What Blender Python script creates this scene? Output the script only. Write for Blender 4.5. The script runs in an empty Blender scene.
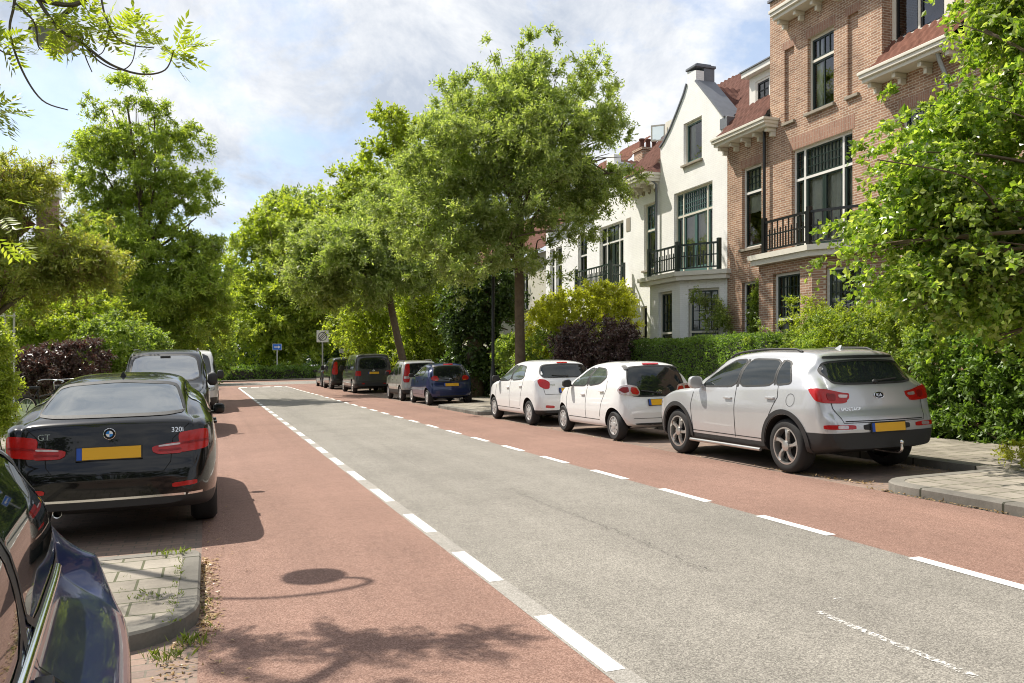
import bpy, bmesh, math, random
import numpy as np
from mathutils import Vector, Matrix, noise
from mathutils.bvhtree import BVHTree
from mathutils.geometry import delaunay_2d_cdt, tessellate_polygon

S = bpy.context.scene
COL = S.collection
R = math.radians
# ---------------------------------------------------------------- camera, sky, sun, exposure
CAMH = 1.56
FPX = 840.0
TH = math.atan(304/840)
cam_d = bpy.data.cameras.new('camera')
cam = bpy.data.objects.new('camera', cam_d); COL.objects.link(cam)
cam.location = (0, 0, CAMH)
cam.rotation_euler = (R(90), 0, -TH)
cam_d.sensor_width = 36; cam_d.lens = 36*FPX/1024; cam_d.shift_y = 23.5/1024
cam_d.clip_start = 0.05; cam_d.clip_end = 5000
S.camera = cam

SUN_EL = R(54)
SUN_DIR = Vector((-0.61, 0.79, 0)).normalized()          # horizontal direction towards the sun
world = bpy.data.worlds.new('World'); S.world = world; world.use_nodes = True
nt = world.node_tree; nt.nodes.clear()
def N(t, typ, **kw):
    n = t.nodes.new(typ)
    for k, v in kw.items():
        if k.startswith('i_'):
            n.inputs[k[2:].replace('_', ' ')].default_value = v
        else: setattr(n, k, v)
    return n
def LK(t, a, b): t.links.new(a, b)
out = N(nt, 'ShaderNodeOutputWorld'); bg = N(nt, 'ShaderNodeBackground'); bg.inputs['Strength'].default_value = 0.13
sky = N(nt, 'ShaderNodeTexSky', sky_type='NISHITA', sun_disc=False)
sky.sun_elevation = SUN_EL; sky.sun_rotation = math.atan2(SUN_DIR.x, SUN_DIR.y); sky.altitude = 10; sky.dust_density = 1.2; sky.ozone_density = 1.4
tc = N(nt, 'ShaderNodeTexCoord'); sep = N(nt, 'ShaderNodeSeparateXYZ'); LK(nt, tc.outputs['Generated'], sep.inputs[0])
az = N(nt, 'ShaderNodeMath', operation='MAXIMUM'); LK(nt, sep.outputs['Z'], az.inputs[0]); az.inputs[1].default_value = 0.0
ad = N(nt, 'ShaderNodeMath', operation='ADD'); LK(nt, az.outputs[0], ad.inputs[0]); ad.inputs[1].default_value = 0.62
dx = N(nt, 'ShaderNodeMath', operation='DIVIDE'); LK(nt, sep.outputs['X'], dx.inputs[0]); LK(nt, ad.outputs[0], dx.inputs[1])
dy = N(nt, 'ShaderNodeMath', operation='DIVIDE'); LK(nt, sep.outputs['Y'], dy.inputs[0]); LK(nt, ad.outputs[0], dy.inputs[1])
cv = N(nt, 'ShaderNodeCombineXYZ'); LK(nt, dx.outputs[0], cv.inputs[0]); LK(nt, dy.outputs[0], cv.inputs[1]); cv.inputs[2].default_value = 3.7
n1 = N(nt, 'ShaderNodeTexNoise', i_Scale=3.4, i_Detail=12.0, i_Roughness=0.62, i_Distortion=0.25); LK(nt, cv.outputs[0], n1.inputs['Vector'])
r1 = N(nt, 'ShaderNodeValToRGB'); LK(nt, n1.outputs['Fac'], r1.inputs[0])
r1.color_ramp.elements[0].position = 0.38; r1.color_ramp.elements[0].color = (0.30, 0.30, 0.30, 1)
r1.color_ramp.elements[1].position = 0.50; r1.color_ramp.elements[1].color = (1, 1, 1, 1)
n2 = N(nt, 'ShaderNodeTexNoise', i_Scale=4.6, i_Detail=12.0, i_Roughness=0.66, i_Distortion=0.3); LK(nt, cv.outputs[0], n2.inputs['Vector'])
r2 = N(nt, 'ShaderNodeValToRGB'); LK(nt, n2.outputs['Fac'], r2.inputs[0])
r2.color_ramp.elements[0].position = 0.38; r2.color_ramp.elements[0].color = (3.0, 3.35, 3.95, 1)
r2.color_ramp.elements[1].position = 0.60; r2.color_ramp.elements[1].color = (5.2, 5.3, 5.45, 1)
mx = N(nt, 'ShaderNodeMix', data_type='RGBA')
LK(nt, r1.outputs[0], mx.inputs[0]); LK(nt, sky.outputs[0], mx.inputs[6]); LK(nt, r2.outputs[0], mx.inputs[7])
LK(nt, mx.outputs[2], bg.inputs[0]); LK(nt, bg.outputs[0], out.inputs[0])

sd = bpy.data.lights.new('sun', 'SUN'); sd.energy = 4.5; sd.angle = R(0.55); sd.color = (1.0, 0.94, 0.84)
sun = bpy.data.objects.new('sun', sd); COL.objects.link(sun)
sv = Vector((SUN_DIR.x*math.cos(SUN_EL), SUN_DIR.y*math.cos(SUN_EL), math.sin(SUN_EL)))
sun.rotation_euler = (-sv).to_track_quat('-Z', 'Y').to_euler(); sun.location = sv*60
S.view_settings.view_transform = 'Standard'; S.view_settings.look = 'None'
S.view_settings.exposure = 0.58; S.view_settings.gamma = 1; S.view_settings.use_curve_mapping = False
S.cycles.max_bounces = 7; S.cycles.transparent_max_bounces = 12; S.cycles.transmission_bounces = 4; S.cycles.diffuse_bounces = 4
S.cycles.use_denoising = True
S.cycles.sample_clamp_indirect = 6.0
S.cycles.filter_width = 1.05

# ---------------------------------------------------------------- helpers
rng = np.random.default_rng(7)
SL = 0.023                                              # the street falls slightly towards its left side
def g(x): return SL*max(-6.0, min(16.0, x))
CT, ST = math.cos(TH), math.sin(TH)
def at(px, py, Z):                                      # a point Z metres along the view axis
    X = (px-512)/FPX*Z
    return Vector((X*CT+Z*ST, -X*ST+Z*CT, CAMH+(365-py)/FPX*Z))
def fac(px, py, D=14.9):                                # (y, z) on the street-parallel plane x = D
    u = (px-512)/FPX; Z = D/(CT*u+ST)
    return Z*(CT-ST*u), CAMH+(365-py)/FPX*Z

def tag(o, label=None, cat=None, group=None, kind=None):
    if label: o['label'] = label
    if cat: o['category'] = cat
    if group: o['group'] = group
    if kind: o['kind'] = kind
    return o
def thing(name, label, cat, loc=(0, 0, 0), rot=(0, 0, 0), group=None):
    o = bpy.data.objects.new(name, None); COL.objects.link(o)
    o.location = loc; o.rotation_euler = rot; o.empty_display_size = 0.2
    return tag(o, label, cat, group)
def mobj(name, me, mats, parent=None, label=None):
    if mats is not None:
        me.materials.clear()
        for m in (mats if isinstance(mats, (list, tuple)) else [mats]): me.materials.append(m)
    o = bpy.data.objects.new(name, me); COL.objects.link(o)
    if parent: o.parent = parent
    if label: o['label'] = label
    return o
def bmo(name, bm, mats, parent=None, smooth=None, label=None):
    me = bpy.data.meshes.new(name); bm.to_mesh(me); bm.free()
    if smooth is not None:
        me.shade_smooth(); me.set_sharp_from_angle(angle=R(smooth))
    return mobj(name, me, mats, parent, label)
def pyd(name, v, f, mats, parent=None, smooth=None, label=None):
    me = bpy.data.meshes.new(name); me.from_pydata([tuple(p) for p in v], [], [tuple(q) for q in f]); me.update()
    if smooth is not None:
        me.shade_smooth(); me.set_sharp_from_angle(angle=R(smooth))
    return mobj(name, me, mats, parent, label)
def npmesh(name, V, F, smooth=False):                   # numpy verts (n,3), faces (m,k)
    me = bpy.data.meshes.new(name); V = np.ascontiguousarray(V, np.float32); F = np.ascontiguousarray(F, np.int32)
    m, k = F.shape
    me.vertices.add(len(V)); me.vertices.foreach_set('co', V.ravel())
    me.loops.add(m*k); me.loops.foreach_set('vertex_index', F.ravel())
    me.polygons.add(m); me.polygons.foreach_set('loop_start', np.arange(0, m*k, k, dtype=np.int32))
    me.polygons.foreach_set('use_smooth', np.full(m, smooth))
    me.update(calc_edges=True)
    return me
def box(bm, x0, x1, y0, y1, z0, z1, M=None, bev=0):
    vs = [bm.verts.new((x, y, z)) for x in (x0, x1) for y in (y0, y1) for z in (z0, z1)]
    fs = [bm.faces.new([vs[i] for i in q]) for q in ((0, 1, 3, 2), (4, 6, 7, 5), (0, 4, 5, 1), (2, 3, 7, 6), (0, 2, 6, 4), (1, 5, 7, 3))]
    if bev:
        es = list({e for f in fs for e in f.edges})
        r = bmesh.ops.bevel(bm, geom=es, offset=bev, segments=2, affect='EDGES', profile=0.6)
        vs = list({v for f in r['faces'] for v in f.verts} | {v for v in vs if v.is_valid})
    if M is not None: bmesh.ops.transform(bm, matrix=M, verts=vs)
    return vs
def tube(bm, pts, rad, n=8, cap=True):
    pts = [Vector(p) for p in pts]; rings = []
    if not hasattr(rad, '__len__'): rad = [rad]*len(pts)
    prev = None
    for i, p in enumerate(pts):
        d = (pts[min(i+1, len(pts)-1)]-pts[max(i-1, 0)]).normalized()
        if prev is None:
            a = d.orthogonal().normalized()
        else:
            a = (prev-d*prev.dot(d))
            a = a.normalized() if a.length > 1e-6 else d.orthogonal().normalized()
        prev = a; b = d.cross(a)
        rings.append([bm.verts.new(p+(a*math.cos(t)+b*math.sin(t))*rad[i]) for t in [2*math.pi*k/n for k in range(n)]])
    for r0, r1_ in zip(rings, rings[1:]):
        for k in range(n):
            bm.faces.new((r0[k], r0[(k+1) % n], r1_[(k+1) % n], r1_[k]))
    if cap:
        bm.faces.new(rings[0][::-1]); bm.faces.new(rings[-1])
    return rings
def lathe(bm, prof, n=32, axis='z', M=None):            # prof: (radius, height)
    rings = []
    for r_, h in prof:
        ring = []
        for k in range(n):
            t = 2*math.pi*k/n; c, s = math.cos(t)*r_, math.sin(t)*r_
            p = (c, s, h) if axis == 'z' else (h, c, s)
            ring.append(bm.verts.new(p))
        rings.append(ring)
    for a, b in zip(rings, rings[1:]):
        for k in range(n):
            bm.faces.new((a[k], a[(k+1) % n], b[(k+1) % n], b[k]))
    vs = [v for r_ in rings for v in r_]
    if M is not None: bmesh.ops.transform(bm, matrix=M, verts=vs)
    return rings
def smooth_path(pts, n=6):                              # Catmull-Rom
    P = [Vector(p) for p in pts]; o = []
    for i in range(len(P)-1):
        a, b, c, d = P[max(i-1, 0)], P[i], P[i+1], P[min(i+2, len(P)-1)]
        for k in range(n):
            t = k/n
            o.append(0.5*((2*b)+(c-a)*t+(2*a-5*b+4*c-d)*t*t+(3*b-a-3*c+d)*t**3))
    o.append(P[-1]); return o

# ---------------------------------------------------------------- materials
def newmat(name):
    m = bpy.data.materials.new(name); m.use_nodes = True; t = m.node_tree
    return m, t, t.nodes['Principled BSDF']
def mat(name, c, rough=0.5, metal=0.0, coat=0.0, spec=0.5, ior=None, var=0.0, vscale=6.0, bump=0.0, bscale=40.0):
    m, t, p = newmat(name)
    p.inputs['Base Color'].default_value = (*c, 1); p.inputs['Roughness'].default_value = rough; p.inputs['Metallic'].default_value = metal
    p.inputs['Coat Weight'].default_value = coat; p.inputs['Coat Roughness'].default_value = 0.03; p.inputs['Specular IOR Level'].default_value = spec
    if ior: p.inputs['IOR'].default_value = ior
    if var or bump:
        tcn = N(t, 'ShaderNodeTexCoord')
    if var:
        n = N(t, 'ShaderNodeTexNoise', i_Scale=vscale, i_Detail=6.0, i_Roughness=0.65); LK(t, tcn.outputs['Object'], n.inputs['Vector'])
        mp = N(t, 'ShaderNodeMapRange'); LK(t, n.outputs['Fac'], mp.inputs[0])
        mp.inputs[1].default_value = 0.25; mp.inputs[2].default_value = 0.75; mp.inputs[3].default_value = 1-var; mp.inputs[4].default_value = 1+var
        mm = N(t, 'ShaderNodeVectorMath', operation='SCALE'); mm.inputs[0].default_value = c; LK(t, mp.outputs[0], mm.inputs['Scale'])
        LK(t, mm.outputs[0], p.inputs['Base Color'])
    if bump:
        nb = N(t, 'ShaderNodeTexNoise', i_Scale=bscale, i_Detail=5.0); LK(t, tcn.outputs['Object'], nb.inputs['Vector'])
        b = N(t, 'ShaderNodeBump', i_Strength=bump, i_Distance=0.01); LK(t, nb.outputs['Fac'], b.inputs['Height']); LK(t, b.outputs[0], p.inputs['Normal'])
    return m
def leafmat(name, cols, trans=0.35, tcol=None, rough=0.42):
    m, t, p = newmat(name)
    geo = N(t, 'ShaderNodeNewGeometry'); rp = N(t, 'ShaderNodeValToRGB'); LK(t, geo.outputs['Random Per Island'], rp.inputs[0])
    e = rp.color_ramp.elements
    for i, c in enumerate(cols):
        if i < 2: el = e[i]; el.position = i/(len(cols)-1)
        else: el = e.new(i/(len(cols)-1))
        el.color = (*c, 1)
    e[1].position = 1/(len(cols)-1)
    for i, c in enumerate(cols): e[i].color = (*c, 1)
    tcn = N(t, 'ShaderNodeTexCoord'); n = N(t, 'ShaderNodeTexNoise', i_Scale=0.9, i_Detail=3.0); LK(t, tcn.outputs['Object'], n.inputs['Vector'])
    mp = N(t, 'ShaderNodeMapRange'); LK(t, n.outputs['Fac'], mp.inputs[0]); mp.inputs[1].default_value = 0.3; mp.inputs[2].default_value = 0.7; mp.inputs[3].default_value = 0.75; mp.inputs[4].default_value = 1.25
    mm = N(t, 'ShaderNodeVectorMath', operation='SCALE'); LK(t, rp.outputs[0], mm.inputs[0]); LK(t, mp.outputs[0], mm.inputs['Scale'])
    LK(t, mm.outputs[0], p.inputs['Base Color']); p.inputs['Roughness'].default_value = rough; p.inputs['Specular IOR Level'].default_value = 0.45
    tr = N(t, 'ShaderNodeBsdfTranslucent'); ms = N(t, 'ShaderNodeMixShader', i_Fac=trans)
    tm = N(t, 'ShaderNodeVectorMath', operation='MULTIPLY'); LK(t, mm.outputs[0], tm.inputs[0]); tm.inputs[1].default_value = tcol or (1.9, 2.0, 0.75)
    LK(t, tm.outputs[0], tr.inputs[0])
    LK(t, p.outputs[0], ms.inputs[1]); LK(t, tr.outputs[0], ms.inputs[2])
    LK(t, ms.outputs[0], t.nodes['Material Output'].inputs[0])
    return m
def asphalt(name, c0, c1, c2, big=0.12):
    m, t, p = newmat(name); tcn = N(t, 'ShaderNodeTexCoord')
    v = N(t, 'ShaderNodeTexVoronoi', i_Scale=150.0); LK(t, tcn.outputs['Object'], v.inputs['Vector'])
    sp = N(t, 'ShaderNodeSeparateXYZ'); LK(t, v.outputs['Color'], sp.inputs[0])
    rp = N(t, 'ShaderNodeValToRGB'); LK(t, sp.outputs[0], rp.inputs[0])
    e = rp.color_ramp.elements; e[0].color = (*c0, 1); e[1].color = (*c2, 1); e.new(0.55).color = (*c1, 1)
    n = N(t, 'ShaderNodeTexNoise', i_Scale=0.55, i_Detail=8.0, i_Roughness=0.62); LK(t, tcn.outputs['Object'], n.inputs['Vector'])
    mp = N(t, 'ShaderNodeMapRange'); LK(t, n.outputs['Fac'], mp.inputs[0]); mp.inputs[1].default_value = 0.3; mp.inputs[2].default_value = 0.7; mp.inputs[3].default_value = 1-big; mp.inputs[4].default_value = 1+big
    # long tyre-polished streaks along the street
    mpg = N(t, 'ShaderNodeMapping'); mpg.inputs['Scale'].default_value = (2.2, 0.05, 1); LK(t, tcn.outputs['Object'], mpg.inputs[0])
    n3 = N(t, 'ShaderNodeTexNoise', i_Scale=1.3, i_Detail=4.0); LK(t, mpg.outputs[0], n3.inputs['Vector'])
    mp3 = N(t, 'ShaderNodeMapRange'); LK(t, n3.outputs['Fac'], mp3.inputs[0]); mp3.inputs[1].default_value = 0.3; mp3.inputs[2].default_value = 0.7; mp3.inputs[3].default_value = 0.92; mp3.inputs[4].default_value = 1.08
    mu = N(t, 'ShaderNodeMath', operation='MULTIPLY'); LK(t, mp.outputs[0], mu.inputs[0]); LK(t, mp3.outputs[0], mu.inputs[1])
    # dark spots and patches
    v2 = N(t, 'ShaderNodeTexNoise', i_Scale=9.0, i_Detail=4.0, i_Roughness=0.7); LK(t, tcn.outputs['Object'], v2.inputs['Vector'])
    mp2 = N(t, 'ShaderNodeMapRange'); LK(t, v2.outputs['Fac'], mp2.inputs[0]); mp2.inputs[1].default_value = 0.25; mp2.inputs[2].default_value = 0.5; mp2.inputs[3].default_value = 0.82; mp2.inputs[4].default_value = 1.0
    mu2 = N(t, 'ShaderNodeMath', operation='MULTIPLY'); LK(t, mu.outputs[0], mu2.inputs[0]); LK(t, mp2.outputs[0], mu2.inputs[1])
    mm = N(t, 'ShaderNodeVectorMath', operation='SCALE'); LK(t, rp.outputs[0], mm.inputs[0]); LK(t, mu2.outputs[0], mm.inputs['Scale'])
    LK(t, mm.outputs[0], p.inputs['Base Color']); p.inputs['Roughness'].default_value = 0.85; p.inputs['Specular IOR Level'].default_value = 0.25
    b = N(t, 'ShaderNodeBump', i_Strength=0.35, i_Distance=0.004); LK(t, sp.outputs[1], b.inputs['Height']); LK(t, b.outputs[0], p.inputs['Normal'])
    return m
def brickmat(name, c1, c2, mort, bw=0.21, rh=0.0625, ms=0.006, mode='wall', bump=0.4, off=0.5, stain=0.18, rough=0.85):
    m, t, p = newmat(name); tcn = N(t, 'ShaderNodeTexCoord'); sp = N(t, 'ShaderNodeSeparateXYZ'); LK(t, tcn.outputs['Object'], sp.inputs[0])
    cb = N(t, 'ShaderNodeCombineXYZ')
    if mode == 'wall':
        a = N(t, 'ShaderNodeMath', operation='ADD'); LK(t, sp.outputs[0], a.inputs[0]); LK(t, sp.outputs[1], a.inputs[1]); LK(t, a.outputs[0], cb.inputs[0]); LK(t, sp.outputs[2], cb.inputs[1])
    elif mode == 'vert':                                 # soldier courses
        a = N(t, 'ShaderNodeMath', operation='ADD'); LK(t, sp.outputs[0], a.inputs[0]); LK(t, sp.outputs[1], a.inputs[1]); LK(t, a.outputs[0], cb.inputs[1]); LK(t, sp.outputs[2], cb.inputs[0])
    else:
        LK(t, sp.outputs[0], cb.inputs[0]); LK(t, sp.outputs[1], cb.inputs[1])
    br = N(t, 'ShaderNodeTexBrick', offset=off, i_Scale=1.0); LK(t, cb.outputs[0], br.inputs['Vector'])
    br.inputs['Color1'].default_value = (*c1, 1); br.inputs['Color2'].default_value = (*c2, 1); br.inputs['Mortar'].default_value = (*mort, 1)
    br.inputs['Mortar Size'].default_value = ms; br.inputs['Brick Width'].default_value = bw; br.inputs['Row Height'].default_value = rh
    n = N(t, 'ShaderNodeTexNoise', i_Scale=1.4, i_Detail=8.0, i_Roughness=0.65); LK(t, tcn.outputs['Object'], n.inputs['Vector'])
    mp = N(t, 'ShaderNodeMapRange'); LK(t, n.outputs['Fac'], mp.inputs[0]); mp.inputs[1].default_value = 0.3; mp.inputs[2].default_value = 0.7; mp.inputs[3].default_value = 1-stain; mp.inputs[4].default_value = 1+stain
    n3 = N(t, 'ShaderNodeTexNoise', i_Scale=60.0, i_Detail=4.0); LK(t, tcn.outputs['Object'], n3.inputs['Vector'])
    mp3 = N(t, 'ShaderNodeMapRange'); LK(t, n3.outputs['Fac'], mp3.inputs[0]); mp3.inputs[3].default_value = 0.8; mp3.inputs[4].default_value = 1.2
    mu = N(t, 'ShaderNodeMath', operation='MULTIPLY'); LK(t, mp.outputs[0], mu.inputs[0]); LK(t, mp3.outputs[0], mu.inputs[1])
    mm = N(t, 'ShaderNodeVectorMath', operation='SCALE'); LK(t, br.outputs['Color'], mm.inputs[0]); LK(t, mu.outputs[0], mm.inputs['Scale'])
    LK(t, mm.outputs[0], p.inputs['Base Color']); p.inputs['Roughness'].default_value = rough; p.inputs['Specular IOR Level'].default_value = 0.25
    b = N(t, 'ShaderNodeBump', i_Strength=bump, i_Distance=0.01); b.invert = True; LK(t, br.outputs['Fac'], b.inputs['Height']); LK(t, b.outputs[0], p.inputs['Normal'])
    return m
def glassmat(name, tint=(0.86, 0.9, 0.88), refl=1.0):
    m, t, p = newmat(name); t.nodes.remove(p)
    tr = N(t, 'ShaderNodeBsdfTransparent'); tr.inputs[0].default_value = (*tint, 1)
    gl = N(t, 'ShaderNodeBsdfGlossy', i_Roughness=0.015); gl.inputs[0].default_value = (refl, refl, refl, 1)
    fr = N(t, 'ShaderNodeFresnel', i_IOR=1.85); ms = N(t, 'ShaderNodeMixShader')
    tcn = N(t, 'ShaderNodeTexCoord'); n = N(t, 'ShaderNodeTexNoise', i_Scale=1.6, i_Detail=2.0); LK(t, tcn.outputs['Object'], n.inputs['Vector'])
    b = N(t, 'ShaderNodeBump', i_Strength=0.05, i_Distance=0.02); LK(t, n.outputs['Fac'], b.inputs['Height']); LK(t, b.outputs[0], gl.inputs['Normal'])
    LK(t, fr.outputs[0], ms.inputs[0]); LK(t, tr.outputs[0], ms.inputs[1]); LK(t, gl.outputs[0], ms.inputs[2]); LK(t, ms.outputs[0], t.nodes['Material Output'].inputs[0])
    return m

M = {}
M['asphalt'] = asphalt('asphalt', (0.125, 0.115, 0.10), (0.235, 0.217, 0.188), (0.36, 0.335, 0.29))
M['red'] = asphalt('red_asphalt', (0.15, 0.085, 0.065), (0.25, 0.148, 0.112), (0.345, 0.222, 0.175))
M['seam'] = asphalt('seam_asphalt', (0.22, 0.205, 0.18), (0.30, 0.28, 0.25), (0.40, 0.375, 0.335))
M['bay'] = brickmat('bay_paving', (0.27, 0.19, 0.15), (0.20, 0.15, 0.125), (0.16, 0.14, 0.11), 0.2, 0.1, 0.006, 'floor', 0.5)
M['slab'] = brickmat('slab_paving', (0.30, 0.268, 0.222), (0.235, 0.208, 0.17), (0.095, 0.098, 0.055), 0.3, 0.3, 0.009, 'floor', 0.6, stain=0.34)
M['kerb'] = brickmat('kerb_concrete', (0.20, 0.185, 0.16), (0.145, 0.135, 0.115), (0.05, 0.05, 0.035), 9.0, 0.98, 0.014, 'floor', 0.5, stain=0.38)
M['soil'] = mat('soil', (0.07, 0.06, 0.035), 0.95, var=0.4, vscale=1.5, bump=0.6, bscale=12)
M['grass'] = mat('lawn', (0.06, 0.09, 0.025), 0.95, var=0.35, vscale=2, bump=0.6, bscale=30)
M['brick'] = brickmat('brick', (0.42, 0.245, 0.155), (0.27, 0.145, 0.092), (0.56, 0.48, 0.38), ms=.0085, stain=.26)
M['brick_dark'] = brickmat('soldier_brick', (0.37, 0.21, 0.145), (0.30, 0.16, 0.11), (0.38, 0.31, 0.25), mode='vert')
M['white_wall'] = brickmat('white_painted_brick', (0.88, 0.87, 0.84), (0.86, 0.85, 0.82), (0.78, 0.76, 0.73), ms=0.004, bump=0.25, stain=0.06)
M['cream_wall'] = mat('cream_render', (0.55, 0.52, 0.44), 0.9, var=0.1)
M['cream'] = mat('cream_paint', (0.70, 0.66, 0.56), 0.45, var=0.06, vscale=3)
M['white'] = mat('white_paint', (0.76, 0.74, 0.69), 0.4, var=0.04)
M['dgreen'] = mat('dark_green_paint', (0.02, 0.035, 0.03), 0.35)
M['teal'] = mat('teal_paint', (0.07, 0.14, 0.13), 0.4)
M['black'] = mat('black_paint', (0.012, 0.013, 0.013), 0.35)
M['iron'] = mat('iron', (0.02, 0.022, 0.022), 0.5, 0.3)
M['soot'] = mat('dark_backing', (0.03, 0.03, 0.028), 0.9)
M['lead'] = mat('lead', (0.17, 0.18, 0.20), 0.55, 0.2, var=0.15)
M['stone'] = mat('stone_sill', (0.30, 0.26, 0.20), 0.8, var=0.2)
M['tile'] = mat('red_roof_tile', (0.125, 0.060, 0.046), 0.9, spec=.12, var=0.35, vscale=5)
M['tile2'] = mat('orange_roof_tile', (0.16, 0.072, 0.05), 0.9, spec=.12, var=0.3, vscale=5)
M['pane'] = glassmat('window_glass')
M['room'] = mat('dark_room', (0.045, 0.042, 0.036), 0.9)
M['curtain'] = mat('net_curtain', (0.80, 0.78, 0.72), 0.9, var=0.1, vscale=8)
M['bark'] = mat('bark', (0.13, 0.095, 0.06), 0.9, var=0.35, vscale=7, bump=0.8, bscale=25)
M['bark2'] = mat('grey_bark', (0.12, 0.105, 0.08), 0.9, var=0.3, vscale=7, bump=0.8, bscale=25)
M['marking'] = mat('road_paint', (0.76, 0.75, 0.71), 0.75, var=0.05, vscale=14)
t = M['marking'].node_tree; p = t.nodes['Principled BSDF']; tcn = N(t, 'ShaderNodeTexCoord'); n = N(t, 'ShaderNodeTexNoise', i_Scale=26.0, i_Detail=8.0, i_Roughness=0.75); LK(t, tcn.outputs['Object'], n.inputs['Vector'])
rp = N(t, 'ShaderNodeValToRGB'); LK(t, n.outputs['Fac'], rp.inputs[0]); rp.color_ramp.elements[0].position = 0.30; rp.color_ramp.elements[0].color = (0.26, 0.24, 0.21, 1); rp.color_ramp.elements[1].position = 0.42; rp.color_ramp.elements[1].color = (0.76, 0.75, 0.71, 1)
LK(t, rp.outputs[0], p.inputs['Base Color'])
M['pole_grey'] = mat('galvanised', (0.42, 0.43, 0.44), 0.45, 0.7, var=0.1)
M['lamp_glass'] = mat('milky_glass', (0.30, 0.32, 0.32), 0.12, coat=0.6)
M['sign_blue'] = mat('sign_blue', (0.02, 0.13, 0.5), 0.4)
M['sign_white'] = mat('sign_white', (0.75, 0.75, 0.73), 0.4)
M['ink'] = mat('ink_black', (0.01, 0.01, 0.01), 0.5)
M['litter'] = leafmat('dry_leaf', [(0.28, 0.17, 0.07), (0.40, 0.27, 0.12), (0.20, 0.11, 0.04)], 0.1)
# ---------------------------------------------------------------- ground
def sheet(name, poly, zoff, m, kind='structure', thick=0, parent=None):
    """flat sheet (or raised block) with outline poly (x,y), following the cross-fall"""
    xs = [p[0] for p in poly]
    bm = bmesh.new()
    vs = [bm.verts.new((x, y, 0)) for x, y in poly]; bm.faces.new(vs)
    for xb in (-6.0, 16.0):
        if min(xs) < xb < max(xs):
            bmesh.ops.bisect_plane(bm, geom=bm.verts[:]+bm.edges[:]+bm.faces[:], plane_co=(xb, 0, 0), plane_no=(1, 0, 0))
    bmesh.ops.recalc_face_normals(bm, faces=bm.faces)
    if bm.faces[:][0].normal.z < 0: bmesh.ops.reverse_faces(bm, faces=bm.faces)
    if thick:
        r = bmesh.ops.extrude_face_region(bm, geom=bm.faces[:])
        for v in [e for e in r['geom'] if isinstance(e, bmesh.types.BMVert)]: v.co.z += thick
    for v in bm.verts: v.co.z += g(v.co.x)+zoff
    bmesh.ops.recalc_face_normals(bm, faces=bm.faces)
    o = bmo(name, bm, m, parent)
    if kind: o['kind'] = kind
    return o
def rect(x0, x1, y0, y1): return [(x0, y0), (x1, y0), (x1, y1), (x0, y1)]

sheet('ground', rect(-1500, 1500, -600, 2500), -0.06, M['soil'])
sheet('road', rect(1.9, 4.97, -8, 59.6), 0.0, M['asphalt'])
sheet('cycle_lane', rect(-0.05, 1.9, -8, 59.6), 0.0, M['red'])
sheet('cycle_lane', rect(4.97, 7.02, -8, 59.6), 0.0, M['red'])
sheet('cross_street', rect(-60, 70, 59.6, 79), 0.0, M['red'])
sheet('road', rect(-60, 70, 64, 74), 0.004, M['asphalt'])
sheet('parking_bay', rect(-2.15, -0.05, -8, 57), -0.004, M['bay'])
sheet('parking_bay', rect(7.02, 8.95, 7.4, 57), -0.004, M['bay'])

def rounded_nose(x0, x1, y0, y1, r=0.45, side='R'):
    """outline of a kerb build-out, rounded at the corners next to the lane"""
    p = []
    if side == 'R':       # lane lies to the right (x1)
        p += [(x0, y0)]
        p += [(x1-r+r*math.sin(a), y0+r-r*math.cos(a)) for a in np.linspace(0, math.pi/2, 7)]
        p += [(x1-0.15+0.15*math.cos(a), y1-0.15+0.15*math.sin(a)) for a in np.linspace(0, math.pi/2, 4)]
        p += [(x0, y1)]
    else:
        p += [(x1, y0), (x1, y1)]
        p += [(x0+r-r*math.sin(a), y1-r+r*math.cos(a)) for a in np.linspace(0, math.pi/2, 7)]
        p += [(x0+0.3-0.3*math.cos(a), y0+0.3-0.3*math.sin(a)) for a in np.linspace(0, math.pi/2, 5)]
    return p
def inset(poly, d):
    n = len(poly); o = []
    A = sum(poly[i][0]*poly[(i+1) % n][1]-poly[(i+1) % n][0]*poly[i][1] for i in range(n))
    s = 1 if A > 0 else -1
    for i in range(n):
        a, b, c = Vector(poly[i-1]), Vector(poly[i]), Vector(poly[(i+1) % n])
        n0 = Vector((-(b-a).y, (b-a).x)).normalized()*s; n1_ = Vector((-(c-b).y, (c-b).x)).normalized()*s
        m_ = (n0+n1_); m_ = m_/max(0.3, m_.dot(n0)) if m_.length > 1e-4 else n0
        o.append(tuple(b+m_*d))
    return o
def kerb_ring(name, outer, inner, z0, z1, m):
    bm = bmesh.new(); n = len(outer)
    rows = []
    for poly, z in ((outer, z0), (outer, z1-0.015), (None, z1), (inner, z1), (inner, z0)):
        src = poly if poly else [tuple(Vector(o_)+(Vector(i_)-Vector(o_)).normalized()*0.015) for o_, i_ in zip(outer, inner)]
        rows.append([bm.verts.new((x, y, g(x)+z)) for x, y in src])
    for a, b in zip(rows, rows[1:]):
        for k in range(n):
            bm.faces.new((a[k], a[(k+1) % n], b[(k+1) % n], b[k]))
    bmesh.ops.recalc_face_normals(bm, faces=bm.faces)
    o = bmo(name, bm, m); o['kind'] = 'structure'; return o
KH = 0.10
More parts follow.
